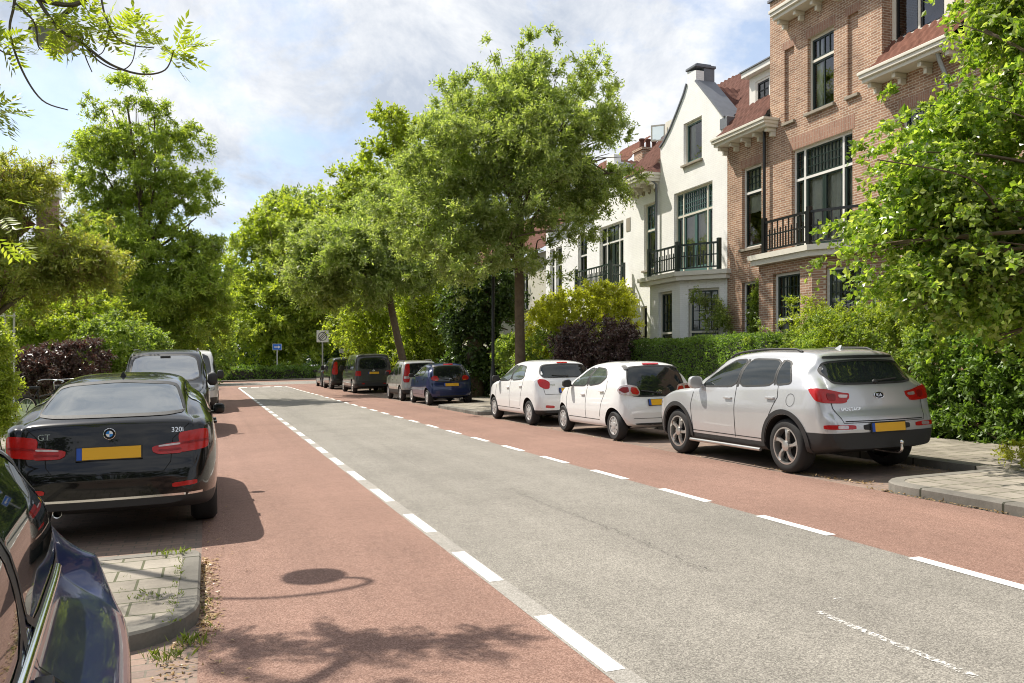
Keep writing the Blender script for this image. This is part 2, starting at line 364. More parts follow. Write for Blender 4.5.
# left pavement and its build-outs
sheet('pavement', rect(-4.3, -2.27, -8, 57), -0.05, M['slab'], thick=KH+0.05)
sheet('kerb', rect(-2.27, -2.15, -8, 5.1), -0.05, M['kerb'], thick=KH+0.053)
sheet('kerb', rect(-2.27, -2.15, 7.05, 57), -0.05, M['kerb'], thick=KH+0.053)
for y0, y1 in ((5.0, 7.15), (24.6, 26.4)):
    po = rounded_nose(-2.27, -0.05, y0, y1, 0.55, 'R'); pi_ = inset(po, 0.13)
    kerb_ring('kerb', po, pi_, -0.05, KH, M['kerb'])
    sheet('pavement', inset(po, 0.132), -0.05, M['slab'], thick=KH+0.046)
# right pavement
sheet('pavement', rect(9.07, 11.3, -8, 57), -0.05, M['slab'], thick=KH+0.05)
for y0, y1 in ((7.6, 22.2), (27.0, 57)):
    sheet('kerb', rect(8.95, 9.07, y0, y1), -0.05, M['kerb'], thick=KH+0.053)
for y0, y1 in ((-7, 7.6), (22.2, 27.0)):
    po = rounded_nose(7.06, 9.07, y0, y1, 0.5, 'L'); pi_ = inset(po, 0.16)
    kerb_ring('kerb', po, pi_, -0.05, KH, M['kerb'])
    sheet('pavement', inset(po, 0.162), -0.05, M['slab'], thick=KH+0.046)
# corner pavements and far kerb of the crossing
sheet('far_kerb', rect(-60, 70, 79, 79.18), -0.05, M['kerb'], thick=0.17)
sheet('far_pavement', rect(-60, 70, 79.18, 81.5), -0.05, M['slab'], thick=0.15)
sheet('lawn', rect(-60, 70, 81.5, 140), -0.03, M['grass'])
sheet('lawn', rect(-30, -4.3, -8, 57), -0.03, M['grass'])
sheet('garden_soil', rect(11.3, 14.6, -8, 57), -0.02, M['soil'])

# markings
def markings(name, quads, zoff=0.004, m=None):
    v = []; f = []
    for q in quads:
        b = len(v); v += [(x, y, g(x)+zoff) for x, y in q]; f.append(range(b, b+4))
    o = pyd(name, v, f, m or M['marking']); o['kind'] = 'structure'; return o
dl = []; dr = []
rr = random.Random(3)
k = 0
for k in range(-3, 30):
    y0 = 3.74+1.83*k
    dl.append(rect(1.85+rr.uniform(-.004, .004), 1.955, y0, y0+(0.97 if k < 19 else 1.5)))
    y0 = 3.92+1.86*k
    dr.append(rect(4.92, 5.025+rr.uniform(-.004, .004), y0, y0+(0.98 if k < 22 else 1.2)))
markings('lane_marking', dl); markings('lane_marking', dr)
markings('seam_strip', [rect(1.83, 1.97, -8, 58), ], 0.002, M['seam'])
markings('give_way_line', [rect(1.95+i*0.75, 2.45+i*0.75, 58.2, 59.2) for i in range(4)])
m, t, p = newmat('worn_paint')
p.inputs['Base Color'].default_value = (0.72, 0.70, 0.66, 1); p.inputs['Roughness'].default_value = 0.8
tr = N(t, 'ShaderNodeBsdfTransparent'); ms = N(t, 'ShaderNodeMixShader'); tcn = N(t, 'ShaderNodeTexCoord')
n = N(t, 'ShaderNodeTexNoise', i_Scale=38.0, i_Detail=5.0, i_Roughness=0.7); LK(t, tcn.outputs['Object'], n.inputs['Vector'])
rp = N(t, 'ShaderNodeValToRGB'); LK(t, n.outputs['Fac'], rp.inputs[0]); rp.color_ramp.elements[0].position = 0.46; rp.color_ramp.elements[1].position = 0.60
LK(t, rp.outputs[0], ms.inputs[0]); LK(t, tr.outputs[0], ms.inputs[1]); LK(t, p.outputs[0], ms.inputs[2]); LK(t, ms.outputs[0], t.nodes['Material Output'].inputs[0])
markings('worn_marking', [[(3.40, 3.0), (3.45, 3.0), (3.46, 4.12), (3.41, 4.12)], [(3.37, 2.2), (3.41, 2.2), (3.44, 2.9), (3.40, 2.9)], rect(3.70, 3.76, 4.25, 4.29)], 0.004, m)
m2 = m.copy(); m2.name = 'tar_crack'
for n_ in m2.node_tree.nodes:
    if n_.type == 'VALTORGB': n_.color_ramp.elements[0].position = 0.52; n_.color_ramp.elements[1].position = 0.68
if 1: m2.node_tree.nodes['Principled BSDF'].inputs['Base Color'].default_value = (0.045, 0.042, 0.038, 1)
q_ = []; yy = 5.2; xx = 3.37
while yy < 9.4:
    xn = 3.40+.03*math.sin(yy*2.1)+rr.uniform(-.012, .012); w_ = rr.uniform(.015, .045); q_.append([(xx-w_, yy), (xx+w_, yy), (xn+w_, yy+.12), (xn-w_, yy+.12)]); xx = xn; yy += .12
yy, xx = 12.0, 2.9
while yy < 17:
    xn = xx+rr.uniform(-.02, .03); w_ = rr.uniform(.005, .012); q_.append([(xx-w_, yy), (xx+w_, yy), (xn+w_, yy+.15), (xn-w_, yy+.15)]); xx = xn; yy += .15
markings('tar_crack', q_, 0.003, m2)

# dry leaves, grit and weeds in the gutters
def leaf_quads(c, axis, nrm, L, W, fold=0.12):
    b = np.cross(nrm, axis); b /= np.linalg.norm(b, axis=1)[:, None]+1e-9
    n = len(c); L = np.broadcast_to(L, n)[:, None]; W = np.broadcast_to(W, n)[:, None]
    up = np.cross(axis, b)*W*fold
    V = np.stack([c, c+axis*L*0.45+b*W*0.5-up, c+axis*L, c+axis*L*0.45-b*W*0.5-up], 1).reshape(-1, 3)
    return V, np.arange(4*n).reshape(n, 4)
def unit(a): return a/(np.linalg.norm(a, axis=1)[:, None]+1e-9)
def litter(name, segs, nper, L, spread=0.12):
    cs = []
    for (x0, y0, x1, y1, w, dens) in segs:
        k_ = int(nper*dens); tt = rng.random(k_)
        d = np.abs(rng.normal(0, 1, k_))*w
        nx, ny = (y1-y0), -(x1-x0); ll = math.hypot(nx, ny)
        x = x0+(x1-x0)*tt+nx/ll*d; y = y0+(y1-y0)*tt+ny/ll*d
        cs.append(np.stack([x, y, np.array([g(q) for q in x])+0.012], 1))
    c = np.concatenate(cs); n = len(c)
    ax = unit(np.stack([rng.normal(size=n), rng.normal(size=n), rng.normal(0, .18, n)], 1)); nr = unit(np.stack([rng.normal(0, .3, n), rng.normal(0, .3, n), np.ones(n)], 1))
    V, F = leaf_quads(c, ax, nr, L*rng.uniform(.5, 1.3, n), L*.5*rng.uniform(.6, 1.3, n))
    o = mobj(name, npmesh(name, V, F), M['litter']); o['kind'] = 'stuff'; return o
litter('leaf_litter', [(-0.05, 5.1, -0.05, 7.2, 0.055, 1.3), (-0.3, 4.3, -0.2, 5.1, 0.1, .3), (7.0, 7.6, 7.0, 3.0, -0.07, 1.2), (7.0, 9.5, 7.2, 7.7, -0.12, .6), (9.0, 9.5, 9.0, 7.6, 0.3, .5), (-0.05, 4, 0, 30, 0.12, .6), (7.02, 30, 7.02, 7, -.1, .6)], 420, 0.035)
def grass_tufts(name, spots, m):
    cs, ax = [], []
    for (x, y, z, r_, h, n) in spots:
        a = rng.normal(size=(n, 2))*r_
        cs.append(np.stack([x+a[:, 0], y+a[:, 1], np.full(n, z)], 1)); ax.append(np.stack([rng.normal(0, .5, n), rng.normal(0, .5, n), np.ones(n)], 1)*h*rng.uniform(.4, 1.2, (n, 1)))
    c = np.concatenate(cs); a = np.concatenate(ax); Ls = np.linalg.norm(a, axis=1); n = len(c)
    V, F = leaf_quads(c, unit(a), unit(rng.normal(size=(n, 3))), Ls, Ls*.16+.002)
    o = mobj(name, npmesh(name, V, F), m); o['kind'] = 'stuff'; return o
M['weed'] = leafmat('weed_leaf', [(0.10, 0.15, 0.03), (0.17, 0.20, 0.045), (0.13, 0.17, 0.04)], 0.3)
sp = []
for i in range(26):
    yy = 5.15+i*0.078; sp.append((-0.19+rr.uniform(-.02, .02), yy, g(-.2)+KH, .014, .022, rr.choice([2, 4, 10, 14])))
for i in range(5):
    for j in range(5):
        if rr.random() < .7: sp.append((-0.22-0.3*i, 5.2+.4*j, g(-.3)+KH-.004, .03, .015, 8))
for i in range(12): sp.append((-0.02+rr.uniform(-.03, .05), 4.9+i*0.1, g(0), .025, .025, rr.choice([3, 8, 16])))
sp += [(-0.3, 7.0, g(-.3)+KH, .04, .05, 24), (-0.2, 7.03, g(-.1)+KH, .03, .07, 14), (-.22, 4.85, g(-.1), .06, .05, 70), (-.1, 5.05, g(0), .04, .06, 50), (-.35, 5.75, g(-.1)+KH, .07, .03, 50)]
for i in range(10): sp.append((9.0+rr.uniform(-.3, .1), 7.0-i*.25, g(9)+KH, .03, .03, 10))
grass_tufts('weeds', sp, M['weed'])
# ---------------------------------------------------------------- houses
class Frm:
    """facade frame: a runs along the wall, d into the building, z up"""
    def __init__(s, o, ua, nin): s.o = Vector(o); s.ua = Vector(ua).normalized(); s.n = Vector(nin).normalized()
    def mat(s):
        m_ = Matrix.Identity(4); m_.col[0][:3] = s.ua; m_.col[1][:3] = s.n; m_.col[2][:3] = (0, 0, 1); m_.col[3][:3] = s.o; return m_
    def p(s, a, d, z): return s.o+s.ua*a+s.n*d+Vector((0, 0, z))
DF = 14.9
F0 = Frm((DF, 0, 0), (0, 1, 0), (1, 0, 0))
def wall_slab(bm, fr, poly, holes, th=0.3, mi=0):
    """vertical slab with outline poly [(a,z)] and holes; front on d=0, back on d=th"""
    loops = [poly]+holes
    tri = tessellate_polygon([[Vector((a, z, 0)) for a, z in lp] for lp in loops])
    pts = [p_ for lp in loops for p_ in lp]
    fv = [bm.verts.new(fr.p(a, 0, z)) for a, z in pts]; bv = [bm.verts.new(fr.p(a, th, z)) for a, z in pts]
    for t_ in tri:
        try: bm.faces.new([fv[i] for i in t_]); bm.faces.new([bv[i] for i in reversed(t_)])
        except ValueError: pass
    b = 0
    for lp in loops:
        n_ = len(lp)
        for i in range(n_):
            j = (i+1) % n_
            try: bm.faces.new((fv[b+i], fv[b+j], bv[b+j], bv[b+i]))
            except ValueError: pass
        b += n_
    return bm
def finish(bm):
    bmesh.ops.recalc_face_normals(bm, faces=bm.faces); return bm
def lbox(bm, fr, a0, a1, d0, d1, z0, z1, bev=0): return box(bm, a0, a1, d0, d1, z0, z1, fr.mat(), bev)
def hole(a0, a1, z0, z1): return [(a0, z0), (a1, z0), (a1, z1), (a0, z1)]
def window(par, fr, a0, a1, z0, z1, outer='white', sash='dgreen', cols=(), trans=None, lead_top=(4, 4), lead_bot=None, curtain=0, sill='stone', recess=0.10, doors=False, fw=0.065):
    """outer frame, inner sashes with glazing bars, pane, sill, curtain"""
    bm = bmesh.new(); d0 = recess; d1 = recess+0.09
    lbox(bm, fr, a0, a0+fw, d0, d1, z0, z1); lbox(bm, fr, a1-fw, a1, d0, d1, z0, z1)
    lbox(bm, fr, a0+fw, a1-fw, d0, d1, z1-fw, z1); lbox(bm, fr, a0+fw, a1-fw, d0, d1, z0, z0+fw*(0.4 if doors else 1))
    xs = [a0+fw]
    for c in cols:
        lbox(bm, fr, c-fw*.5, c+fw*.5, d0-.002, d1, z0+fw, z1-fw); xs += [c-fw*.5, c+fw*.5]
    xs.append(a1-fw); cells = []
    zs = [z0+fw*(0.4 if doors else 1)]
    if trans: zs += [trans-fw*.5, trans+fw*.5]
    zs.append(z1-fw)
    for i in range(0, len(xs), 2):
        if trans: lbox(bm, fr, xs[i], xs[i+1], d0, d1, trans-fw*.5, trans+fw*.5)
        for j in range(0, len(zs), 2): cells.append((xs[i], xs[i+1], zs[j], zs[j+1], j > 0 or not trans, i//2))
    w = bmo('window', finish(bm), M[outer], par)
    bs = bmesh.new(); sw = 0.045; e0, e1 = d0+.02, d0+.075
    for (x0, x1, q0, q1, top, ci) in cells:
        parts = [(x0, x1)]
        if doors and not top and (x1-x0) > 0.7: parts = [(x0, (x0+x1)/2-.003), ((x0+x1)/2+.003, x1)]
        for (s0, s1) in parts:
            low = 0.28 if (doors and not top) else sw
            wv = sw*1.5 if (doors and not top) else sw
            lbox(bs, fr, s0, s0+wv, e0, e1, q0, q1); lbox(bs, fr, s1-wv, s1, e0, e1, q0, q1)
            lbox(bs, fr, s0+wv, s1-wv, e0, e1, q0, q0+low); lbox(bs, fr, s0+wv, s1-wv, e0, e1, q1-sw, q1)
            lg = lead_top if top else lead_bot
            if lg:
                nc = max(1, round((s1-s0)/lg[0])) if isinstance(lg[0], float) else lg[0]
                for k_ in range(1, nc):
                    xx = s0+wv+(s1-s0-2*wv)*k_/nc; lbox(bs, fr, xx-.011, xx+.011, e0+.008, e1-.008, q0+low, q1-sw)
                for k_ in range(1, lg[1]):
                    zz = q0+low+(q1-sw-q0-low)*k_/lg[1]; lbox(bs, fr, s0+wv, s1-wv, e0+.012, e1-.012, zz-.011, zz+.011)
    bmo('sash', finish(bs), M[sash], w)
    bp = bmesh.new(); dp = d0+.05
    vs = [bp.verts.new(fr.p(a, dp, z)) for a, z in hole(a0+.02, a1-.02, z0+.02, z1-.02)]; f_ = bp.faces.new(vs); f_.normal_update()
    if f_.normal.dot(fr.n) > 0: f_.normal_flip()      # glass faces the street
    bmo('pane', bp, M['pane'], w)
    if curtain:
        bc = bmesh.new(); zt = z1-.05; zb_ = z0+.06 if curtain != 3 else z0+(z1-z0)*.45
        spans = {1: [(a0+.05, a1-.05)], 2: [(a0+.05, a0+(a1-a0)*.3), (a1-(a1-a0)*.3, a1-.05)], 3: [(a0+.05, a1-.05)]}[curtain]
        for (c0, c1) in spans:
            nn = max(6, int((c1-c0)/.025)); prev = None
            for k_ in range(nn+1):
                aa = c0+(c1-c0)*k_/nn; dd = d1+.07+.025*math.sin(k_*1.1+math.sin(k_*.37)*2)
                cur = (bc.verts.new(fr.p(aa, dd, zb_)), bc.verts.new(fr.p(aa, dd, zt)))
                if prev: bc.faces.new((prev[0], cur[0], cur[1], prev[1]))
                prev = cur
        bmo('curtain', bc, M['curtain'], w, smooth=80)
    if sill:
        b2 = bmesh.new(); lbox(b2, fr, a0-.06, a1+.06, -.09, recess-.003, z0-.08, z0-.003, .008)
        bmo('sill', finish(b2), M[sill], w)
    return w
def railing(par, pts, z0, z1, m, post=0.055, bal=0.016, gap=0.11, posts=None, name='railing'):
    bm = bmesh.new()
    for (p0, p1) in zip(pts, pts[1:]):
        a, b = Vector(p0), Vector(p1); L = (b-a).length; u = (b-a)/L; fr = Frm((a.x, a.y, 0), (u.x, u.y, 0), (-u.y, u.x, 0))
        lbox(bm, fr, 0, L, -.03, .03, z1-.06, z1); lbox(bm, fr, 0, L, -.022, .022, z0+.08, z0+.125)
        lbox(bm, fr, 0, L, -.018, .018, z0+.46, z0+.495)
        k_ = gap; i = 0
        while k_ < L-gap*.5:
            lbox(bm, fr, k_-bal, k_+bal, -bal*.8, bal*.8, z0+.125, (z1-.06) if i % 2 == 0 else z0+.62); k_ += gap; i += 1
    for q in pts: box(bm, q[0]-post, q[0]+post, q[1]-post, q[1]+post, z0-.02, z1+.10)
    return bmo(name, finish(bm), m, par)
def tile_plane(par, corner, along, up, La, Lu, m, name='roof', du=.055, dv=.1):
    c = Vector(corner); ua = Vector(along).normalized(); uu = Vector(up).normalized(); nn = ua.cross(uu)
    if nn.z < 0: nn = -nn
    na, nu = max(2, int(La/du)), max(2, int(Lu/dv))
    A, U = np.meshgrid(np.linspace(0, La, na), np.linspace(0, Lu, nu), indexing='ij')
    H = 0.06*np.abs(np.sin(np.pi*A/0.24))+0.05*(1-np.mod(U, 0.33)/0.33)
    V = (np.array(c)+A[..., None]*np.array(ua)+U[..., None]*np.array(uu)+H[..., None]*np.array(nn)).reshape(-1, 3)
    idx = np.arange(na*nu).reshape(na, nu)
    Fq = np.stack([idx[:-1, :-1], idx[1:, :-1], idx[1:, 1:], idx[:-1, 1:]], -1).reshape(-1, 4)
    return mobj(name, npmesh(name, V, Fq, True), m, par)
def cornice(par, fr, a0, a1, z0, z1, dep, m, brackets=0, name='cornice', d_in=0.0):
    bm = bmesh.new(); h = z1-z0
    lbox(bm, fr, a0, a1, -dep+.10, d_in, z0, z0+h*.35); lbox(bm, fr, a0-.03, a1+.03, -dep+.03, d_in, z0+h*.352, z0+h*.7, .01); lbox(bm, fr, a0-.06, a1+.06, -dep, d_in, z0+h*.702, z1, .012)
    for i in range(brackets):
        c = a0+.12+(a1-a0-.24)*i/max(1, brackets-1)
        lbox(bm, fr, c-.055, c+.055, -dep*.62, -.004, z0-.11, z0-.003, .012); lbox(bm, fr, c-.045, c+.045, -dep*.32, -.004, z0-.24, z0-.113, .012)
    return bmo(name, finish(bm), m, par)
def pipe(par, pts, r_, m, name='downpipe'):
    bm = bmesh.new(); tube(bm, pts, r_, 8)
    for q in pts[1:-1]:
        pass
    return bmo(name, bm, m, par, smooth=50)
def solid_body(par, fr, a0, a1, d0, d1, z0, z1, m, name='side_walls'):
    """rear and side walls behind the facade, open inside"""
    bm = bmesh.new(); lbox(bm, fr, a0, a0+.12, d0, d1, z0, z1); lbox(bm, fr, a1-.12, a1, d0, d1, z0, z1); lbox(bm, fr, a0+.12, a1-.12, d1-.12, d1, z0, z1); return bmo(name, finish(bm), m, par)
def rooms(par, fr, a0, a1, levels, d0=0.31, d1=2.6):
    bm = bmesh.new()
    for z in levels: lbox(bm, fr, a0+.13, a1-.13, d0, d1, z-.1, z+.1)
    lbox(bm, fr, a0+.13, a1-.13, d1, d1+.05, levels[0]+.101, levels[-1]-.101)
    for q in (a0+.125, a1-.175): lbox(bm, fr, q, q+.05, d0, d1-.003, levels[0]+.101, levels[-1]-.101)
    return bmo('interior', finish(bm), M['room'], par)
def bay_frames(yL, yC, yR, Db=14.0):
    """front face yC..yL on x=Db, right return from (Db,yC) to the facade at yR, left return to the facade"""
    fF = Frm((Db, 0, 0), (0, 1, 0), (1, 0, 0))
    v = Vector((DF-Db, yR-yC, 0)); L = v.length; u = v/L; n_ = Vector((-u.y, u.x, 0));
    if n_.x < 0: n_ = -n_
    fR = Frm((Db, yC, 0), u, n_)
    return fF, fR, L
def segpoly(pts, z0, z1):
    pass
def slabpoly(bm, poly, z0, z1):
    a = [bm.verts.new((x, y, z0)) for x, y in poly]; b = [bm.verts.new((x, y, z1)) for x, y in poly]
    bm.faces.new(a[::-1]); bm.faces.new(b)
    for i in range(len(poly)): j = (i+1) % len(poly); bm.faces.new((a[i], a[j], b[j], b[i]))
def balcony(par, yL, yC, yR, Db, z0, z1, mf, mr, zr, yLrail=None, right_mat=None):
    ov = .22
    poly = [(DF-.004, yL), (Db-ov, yL), (Db-ov, yC-ov*.5), (DF-.15, yR-ov), (DF-.004, yR-ov)]
    bm = bmesh.new(); slabpoly(bm, poly, z0, z0+(z1-z0)*.5); big = [(DF-.004, yL+.05), (Db-ov-.06, yL+.05), (Db-ov-.06, yC-ov*.5-.04), (DF-.16, yR-ov-.07), (DF-.004, yR-ov-.07)]
    slabpoly(bm, big, z0+(z1-z0)*.502, z1)
    b = bmo('balcony', finish(bm), mf, par)
    rp_ = [(Db-.1, (yLrail or yL)-.1), (Db-.1, yC-.02), (DF-.25, yR-.02)]
    railing(b, rp_, z1, zr, mr)
    return b
GZ = 0.33
TOPW, BOTW = 7.37, 4.98

def brick_house():
    h = thing('brick_house', 'tall brown brick house with black balcony railing, next to the white gabled house', 'house', (DF, 17.7, 0.3))
    h.location = (0, 0, 0)
    fr = F0
    yr = fac(960, 0)[0]-0.1; yl = fac(727.3, 0)[0]; ym = fac(770, 0)[0]; yk = fac(882, 0)[0]
    holes = []
    wl = (fac(761.5, 0)[0], fac(742, 0)[0])                # narrow window left
    wc = (fac(852.5, 0)[0], fac(791.7, 0)[0])              # french doors
    wt = (fac(833.8, 0)[0], fac(807.5, 0)[0])              # top window
    wr_ = (fac(938, 0)[0], fac(901, 0)[0])                 # window behind the leaves
    gl = (fac(759, 0)[0], fac(742, 0)[0])
    rec = [(fac(794, 0)[0], fac(784.5, 0)[0]), (fac(858, 0)[0], fac(847.5, 0)[0])]
    holes = [hole(*wl, BOTW, TOPW), hole(*wc, 4.5, TOPW), hole(*wt, 8.2, 10.18), hole(*wr_, BOTW, TOPW), hole(*gl, .9, 4.0)]
    holes += [hole(a, b, 8.2, 10.2) for a, b in rec]
    poly = [(yr, 0.1), (yl, 0.1), (yl, 8.3), (ym, 8.3), (ym, 11.75), (yk, 11.75), (yk, 8.3), (yr, 8.3)]
    bm = bmesh.new(); wall_slab(bm, fr, poly, holes, .32)
    for a, b in rec: lbox(bm, fr, a+.002, b-.002, .07, .3, 8.203, 10.197)
    wall = bmo('wall', finish(bm), M['brick'], h)
    solid_body(h, fr, yr, yl, .323, 7.5, .1, 8.3, M['brick'])
    # risalit returns above the side roofs
    bm = bmesh.new(); lbox(bm, fr, yk, yk+.3, .323, 4.0, 8.3, 11.7); lbox(bm, fr, ym-.3, ym, .323, 4.0, 8.3, 11.7); lbox(bm, fr, yk+.3, ym-.3, 3.7, 4.0, 8.3, 11.7); lbox(bm, fr, yk+.3, ym-.3, .323, 3.7, 11.4, 11.6)
    bmo('upper_walls', finish(bm), M['brick'], h)
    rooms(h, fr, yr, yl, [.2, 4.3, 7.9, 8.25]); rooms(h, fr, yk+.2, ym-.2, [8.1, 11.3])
    # lintels of upright bricks, 3 mm proud
    bm = bmesh.new()
    bm.free()
    for (a, b), z, d in ((wl, TOPW, .25), (wt, 10.18, .25), (wr_, TOPW, .25), (wc, TOPW, .36), (rec[0], 10.2, .22), (rec[1], 10.2, .22)):
        bm = bmesh.new(); lbox(bm, fr, a-.08, b+.08, -.004, .05, z+.003, z+d); bmo('lintel', finish(bm), M['brick_dark'], h)
    for a, b in rec:
        bm = bmesh.new(); lbox(bm, fr, a-.05, b+.05, -.07, .066, 8.12, 8.197, .008); bmo('recess_sill', finish(bm), M['stone'], h)
    window(h, fr, *wl, BOTW, TOPW, trans=6.62, lead_top=(4, 3), curtain=3)
    window(h, fr, *wc, 4.5, TOPW, cols=(wc[0]+.42, wc[1]-.42), trans=6.55, lead_top=(.135, 3), doors=True, curtain=1, sill=None)
    window(h, fr, *wt, 8.2, 10.18, trans=9.55, lead_top=(4, 1), lead_bot=(2, 1), curtain=2, outer='cream')
    window(h, fr, *wr_, BOTW, TOPW, trans=6.62, lead_top=(4, 3), curtain=3, outer='cream')
    window(h, fr, *gl, .9, 4.0, trans=3.1, lead_top=(3, 3), curtain=0, sill=None)
    cornice(h, fr, ym-.35, yl+.1, 8.17, 8.42, .52, M['cream'], 5)
    cornice(h, fr, yr, yk+.16, 8.17, 8.42, .55, M['cream'], 4)
    cornice(h, fr, yk, fac(771, 0, 14.45)[0], 10.95, 11.22, .5, M['cream'], 6)
    bm = bmesh.new(); lbox(bm, fr, yk-.05, ym+.05, -.06, .4, 11.753, 11.83, .01); bmo('parapet_cap', finish(bm), M['lead'], h)
    # side roofs and dormers
    up = Vector((.69, 0, .72))
    tile_plane(h, (DF-.35, ym+.003, 8.4), (0, 1, 0), up, yl-ym-.01, 5.2, M['tile'])
    tile_plane(h, (DF-.35, yr, 8.4), (0, 1, 0), up, yk-yr-.003, 5.2, M['tile2'])
    # dormer left: white cheeks and leaded window
    f2 = Frm((DF+.55, 0, 0), (0, 1, 0), (1, 0, 0))
    d0, d1 = ym+.02, ym+1.72
    bm = bmesh.new(); wall_slab(bm, f2, hole(d0, d1, 8.95, 10.25), [hole(d0+.12, d1-.3, 9.2, 10.05)], .1)
    lbox(bm, f2, d1-.1, d1, .102, 1.8, 9.0, 10.25); lbox(bm, f2, d0-.1, d1+.14, -.2, 2.2, 10.253, 10.42, .01)
    dm = bmo('dormer', finish(bm), M['white'], h)
    bm = bmesh.new(); lbox(bm, f2, d0, d1-.12, .8, .85, 9.0, 10.24); bmo('interior', finish(bm), M['room'], dm)
    window(dm, f2, d0+.12, d1-.3, 9.2, 10.05, sash='black', cols=((d0+d1)/2-.1,), lead_top=(2, 3), sill=None, recess=.02, curtain=0)
    bm = bmesh.new(); lbox(bm, f2, d0, d1+.2, -.24, 2.25, 10.423, 10.46); bmo('dormer_roof', finish(bm), M['lead'], dm)
    # dormer right
    f3 = Frm((DF+.3, 0, 0), (0, 1, 0), (1, 0, 0))
    r0, r1_ = fac(946, 0, DF+.3)[0], fac(893, 0, DF+.3)[0]
    bm = bmesh.new(); wall_slab(bm, f3, hole(r0-.22, r1_+.1, 8.95, 10.75), [hole(r0, r1_, 9.15, 10.45)], .1)
    lbox(bm, f3, r0-.22, r0-.12, .102, 2, 9, 10.75); lbox(bm, f3, r0-.3, r1_+.12, -.15, 2.4, 10.753, 10.95, .01)
    dm = bmo('dormer', finish(bm), M['cream'], h)
    bm = bmesh.new(); lbox(bm, f3, r0-.1, r1_+.1, 1.2, 1.25, 9.0, 10.7); lbox(bm, f3, r1_+.103, r1_+.15, .12, 1.2, 9.0, 10.7); bmo('interior', finish(bm), M['room'], dm)
    window(dm, f3, r0, r1_, 9.15, 10.45, cols=((r0+r1_)/2,), lead_top=None, sill=None, recess=.02, outer='cream', sash='black', curtain=0)
    # downpipes
    pipe(h, [(DF-.12, ym+.10, 8.15), (DF-.12, ym+.10, .3)], .045, M['black'])
    pipe(h, [(DF-.35, yr+.35, 8.2), (DF-.30, yr+.35, 8.05), (DF-.13, yr+.33, 7.7), (DF-.13, yr+.33, .3)], .05, M['pole_grey'])
    # bay
    yL, yC, yR = fac(758.8, 0, 14.0)[0], fac(812, 0, 14.0)[0], yk
    fF, fR, L = bay_frames(yL, yC, yR)
    b0, b1 = fac(800, 0, 14.0)[0], fac(773, 0, 14.0)[0]
    bm = bmesh.new(); wall_slab(bm, fF, hole(yC, yL, .1, 4.22), [hole(b0, b1, 1.5, 3.95)], .25)
    wall_slab(bm, fR, hole(.003, L, .1, 4.22), [hole(.33, L-.42, 1.5, 3.95)], .25)
    f4 = Frm((14.0, yL, 0), (1, 0, 0), (0, -1, 0)); lbox(bm, f4, .252, .895, 0, .25, .1, 4.22)
    bay = bmo('bay', finish(bm), M['brick'], h)
    window(bay, fF, b0, b1, 1.5, 3.95, trans=2.75, lead_top=(6, 4), curtain=2)
    window(bay, fR, .33, L-.42, 1.5, 3.95, trans=2.75, lead_top=(6, 4), curtain=2)
    bm = bmesh.new(); fB = Frm((14.0, 0, 0), (0, 1, 0), (1, 0, 0))
    balcony(h, fac(751, 0, 13.8)[0], yC, yR, 14.0, 4.225, 4.5, M['cream'], M['black'], 5.36, yLrail=fac(762, 0, 13.9)[0])
    return h
brick_house()

